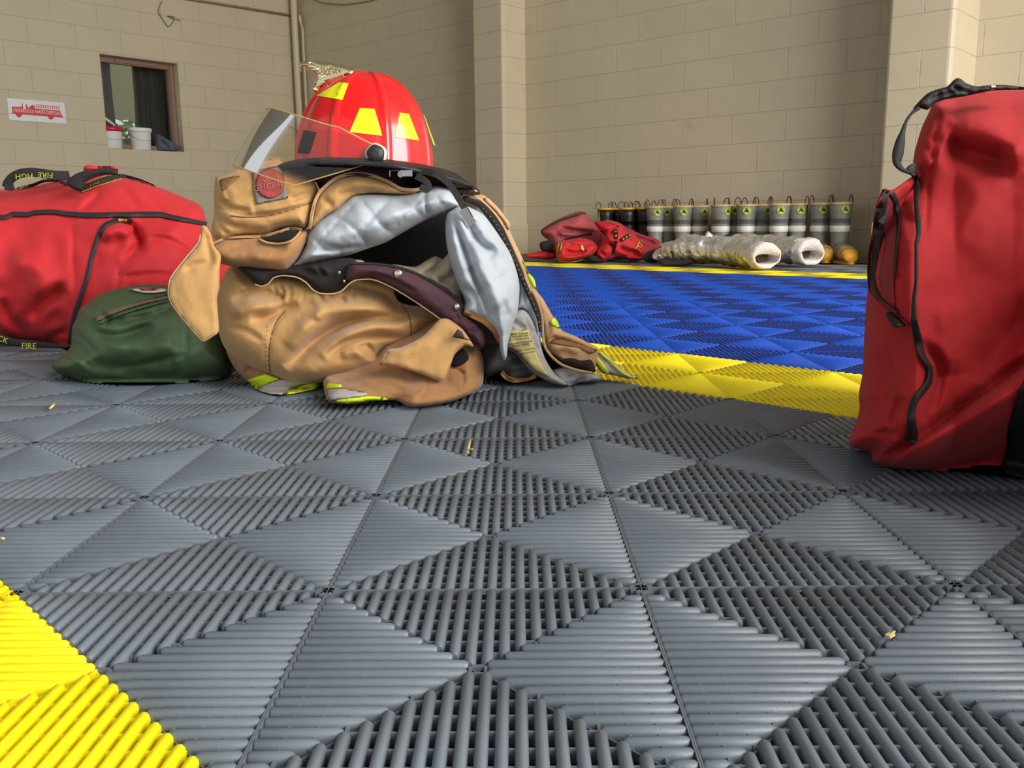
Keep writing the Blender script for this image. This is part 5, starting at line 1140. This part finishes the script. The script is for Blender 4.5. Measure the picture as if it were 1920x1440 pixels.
for (u, a, off), lab in zip(bspots, bl_):
    loc = boot_spot(u, off=off); rz = math.radians(a-12)
    if bp is None: bp = boot('rubber_boot', lab, 'boot', False, 'black rubber boots along the wall'); bp.location = loc; bp.rotation_euler = (0, 0, rz); bp.scale = (1.08, 1.08, 1.08)
    else: dup(bp, loc, rz, lab, skip=u > 1165)

# ---- aluminised trousers lying in front of the boots
AL = mat('aluminised_fabric', (.88, .87, .86, 1), .28, .78, bump=(7, 1.0, .06)); COT = mat('white_cotton_cuff', srgb(226, 218, 212), .9, bump=(60, .8, .01), var=(20, .15, srgb(190, 150, 100)))
YF = mat('yellow_film', srgb(190, 158, 30), .3, .25, bump=(14, 1, .03))
q = fl(1380, 503); al = thing('silver_trousers', (q[0], q[1]+.1, 0), 'crumpled aluminised silver trousers lying in front of the boots, both leg openings facing right', 'trousers')
def leg(path, radii, nm, seed):
    pts = [np.array(p) for p in path]; n = 26; NS = 44; Q = []
    t = np.linspace(0, 1, NS); k = np.linspace(0, 1, len(pts)); Pp = np.stack([np.interp(t, k, [p[i] for p in pts]) for i in range(3)], 1); rr = np.interp(t, k, radii)
    R = []
    for i in range(NS):
        T = Pp[min(i+1, NS-1)]-Pp[max(i-1, 0)]; T /= np.linalg.norm(T); a = np.cross(T, Z_); a /= np.linalg.norm(a); b = np.cross(a, T)
        ring = []
        for q_ in range(n):
            an = q_*2*PI/n; w_ = 1+.20*noise.noise(Vector((t[i]*9+seed, math.cos(an)*1.6, math.sin(an)*1.6)))+.10*noise.noise(Vector((t[i]*26+seed, math.cos(an)*3, math.sin(an)*3)))+.05*math.sin(t[i]*75+2.2*math.sin(an))
            p = Pp[i]+(a*math.cos(an)+b*math.sin(an)*.86)*rr[i]*w_; p[2] = max(p[2], .004); ring.append(p)
        R.append(ring)
    fm = []
    mb = MB(); mb.rings(R, cap1=False)
    fm = [1 if (i % n) in range(int(n*.56), int(n*.90)) and i//n > 6 and i//n < NS-3 else 0 for i in range(len(mb.f))]
    obj(nm, mb.v, mb.f, None, al, smooth=True, mats=[AL, YF], fm=fm if nm == 'near_leg' else [0]*len(fm))
    e = Pp[-1]; T = Pp[-1]-Pp[-2]; T /= np.linalg.norm(T); a = np.cross(T, Z_); a /= np.linalg.norm(a); b = np.cross(a, T); R = []
    for (o, s) in ((-.03, 1.02), (.03, 1.0), (.052, .94), (.058, .82), (.045, .68), (-.02, .64), (-.12, .6)):
        R.append([e+T*o+(a*math.cos(an)+b*math.sin(an)*(.86 if s > .8 else .6))*rr[-1]*s*(1+.12*noise.noise(Vector((o*8+seed, math.cos(an)*2.5, math.sin(an)*2.5))))*(1+(.0 if s > .8 else .25*math.cos(an*2))) - b*(.0 if s > .8 else .02) for an in np.linspace(0, 2*PI, 30, endpoint=False)])
    R = [[np.array([p[0], p[1], max(p[2], .004)]) for p in r] for r in R]
    MB().rings(R, cap0=False, cap1=False).obj('cuff', COT, al, smooth=True, label='white quilted cuff')
    MB().rings([[e+T*(-.02)+(a*math.cos(an)+b*math.sin(an)*.8)*rr[-1]*.5 for an in np.linspace(0, 2*PI, 16, endpoint=False)], [e-T*.03+(a*math.cos(an)+b*math.sin(an)*.8)*rr[-1]*.5 for an in np.linspace(0, 2*PI, 16, endpoint=False)]]).obj('dark_lining_fill', mat('brown_hole_shade', srgb(58, 44, 26), .9), al)  # dark brown plug stands in for the shade inside the leg opening
def pz(u, v, D): return P(u, v, D)
leg([pz(1252, 472, 6.25), pz(1290, 466, 6.1), pz(1340, 468, 5.95), pz(1385, 474, 5.75), pz(1430, 479, 5.45)], [.07, .105, .10, .095, .098], 'near_leg', 1.0)
leg([pz(1310, 466, 6.35), pz(1380, 462, 6.25), pz(1440, 464, 6.1), pz(1512, 472, 5.75)], [.09, .095, .095, .105], 'far_leg', 7.0)
W1 = Relief([(1222, 484), (1228, 470), (1246, 460), (1262, 452), (1290, 448), (1330, 450), (1360, 452), (1350, 480), (1300, 494), (1260, 496), (1238, 492)], 6.35, .12, .15, 14, 2.6, wr=(.05, .12)); W1.build('seat', AL, al)
Relief([(1318, 452), (1322, 440), (1327, 433), (1336, 439), (1342, 444), (1347, 442), (1352, 450), (1340, 454)], 6.2, .02, .02, 5, 2.6, wr=(.02, .2)).build('upright_flap', AL, al, label='bright silver flap standing up')
Relief([(1238, 497), (1238, 486), (1268, 488), (1296, 486), (1298, 494), (1275, 499), (1250, 499)], 6.0, .03, .05, 6, 2.6).build('brace', BLK, al, label='black brace')
strip('brace', [(1258, 470), (1262, 478), (1262, 488)], 5, 6.02, .01, BLK, al)
Relief([(1338, 452), (1350, 444), (1372, 438), (1388, 440), (1386, 450), (1366, 456)], 6.35, .04, .06, 7, 2.6).build('brace', BLK, al, label='black braces bunched on top')
# floor litter
STW = mat('dry_straw', srgb(222, 196, 130), .8)
def straw(pts, r, lab):
    m = MB(); m.tube([fl(u, v, .004+dz) for u, v, dz in pts], r, 6); m.obj('straw', STW, None, smooth=True, label=lab, cat='straw')
straw([(93, 767, 0), (98, 762, .004), (104, 756, .003)], .0022, 'short piece of dry straw on the grey tiles below the green bag')
straw([(877, 850, 0), (879, 838, .006), (882, 824, .003)], .0018, 'curved piece of dry straw on the tiles in front of the trousers')
straw([(878, 843, .004), (886, 842, .007)], .0012, 'tiny straw twig crossing the curved straw on the tiles')
straw([(0, 1008, 0), (7, 1010, .002)], .0014, 'straw fragment at the far left on the grey tiles')
m = MB(); c = fl(1669, 1191, .004); m.box(c, ((.8, .6, 0), (-.6, .8, 0), Z_), (.0035, .0022, .001)); m.tube([c, c+np.array([.004, .001, .003])], .001, 5)
m.obj('seed_husk', STW, None, label='tiny pale seed husk on the dark ribs at lower right', cat='husk')
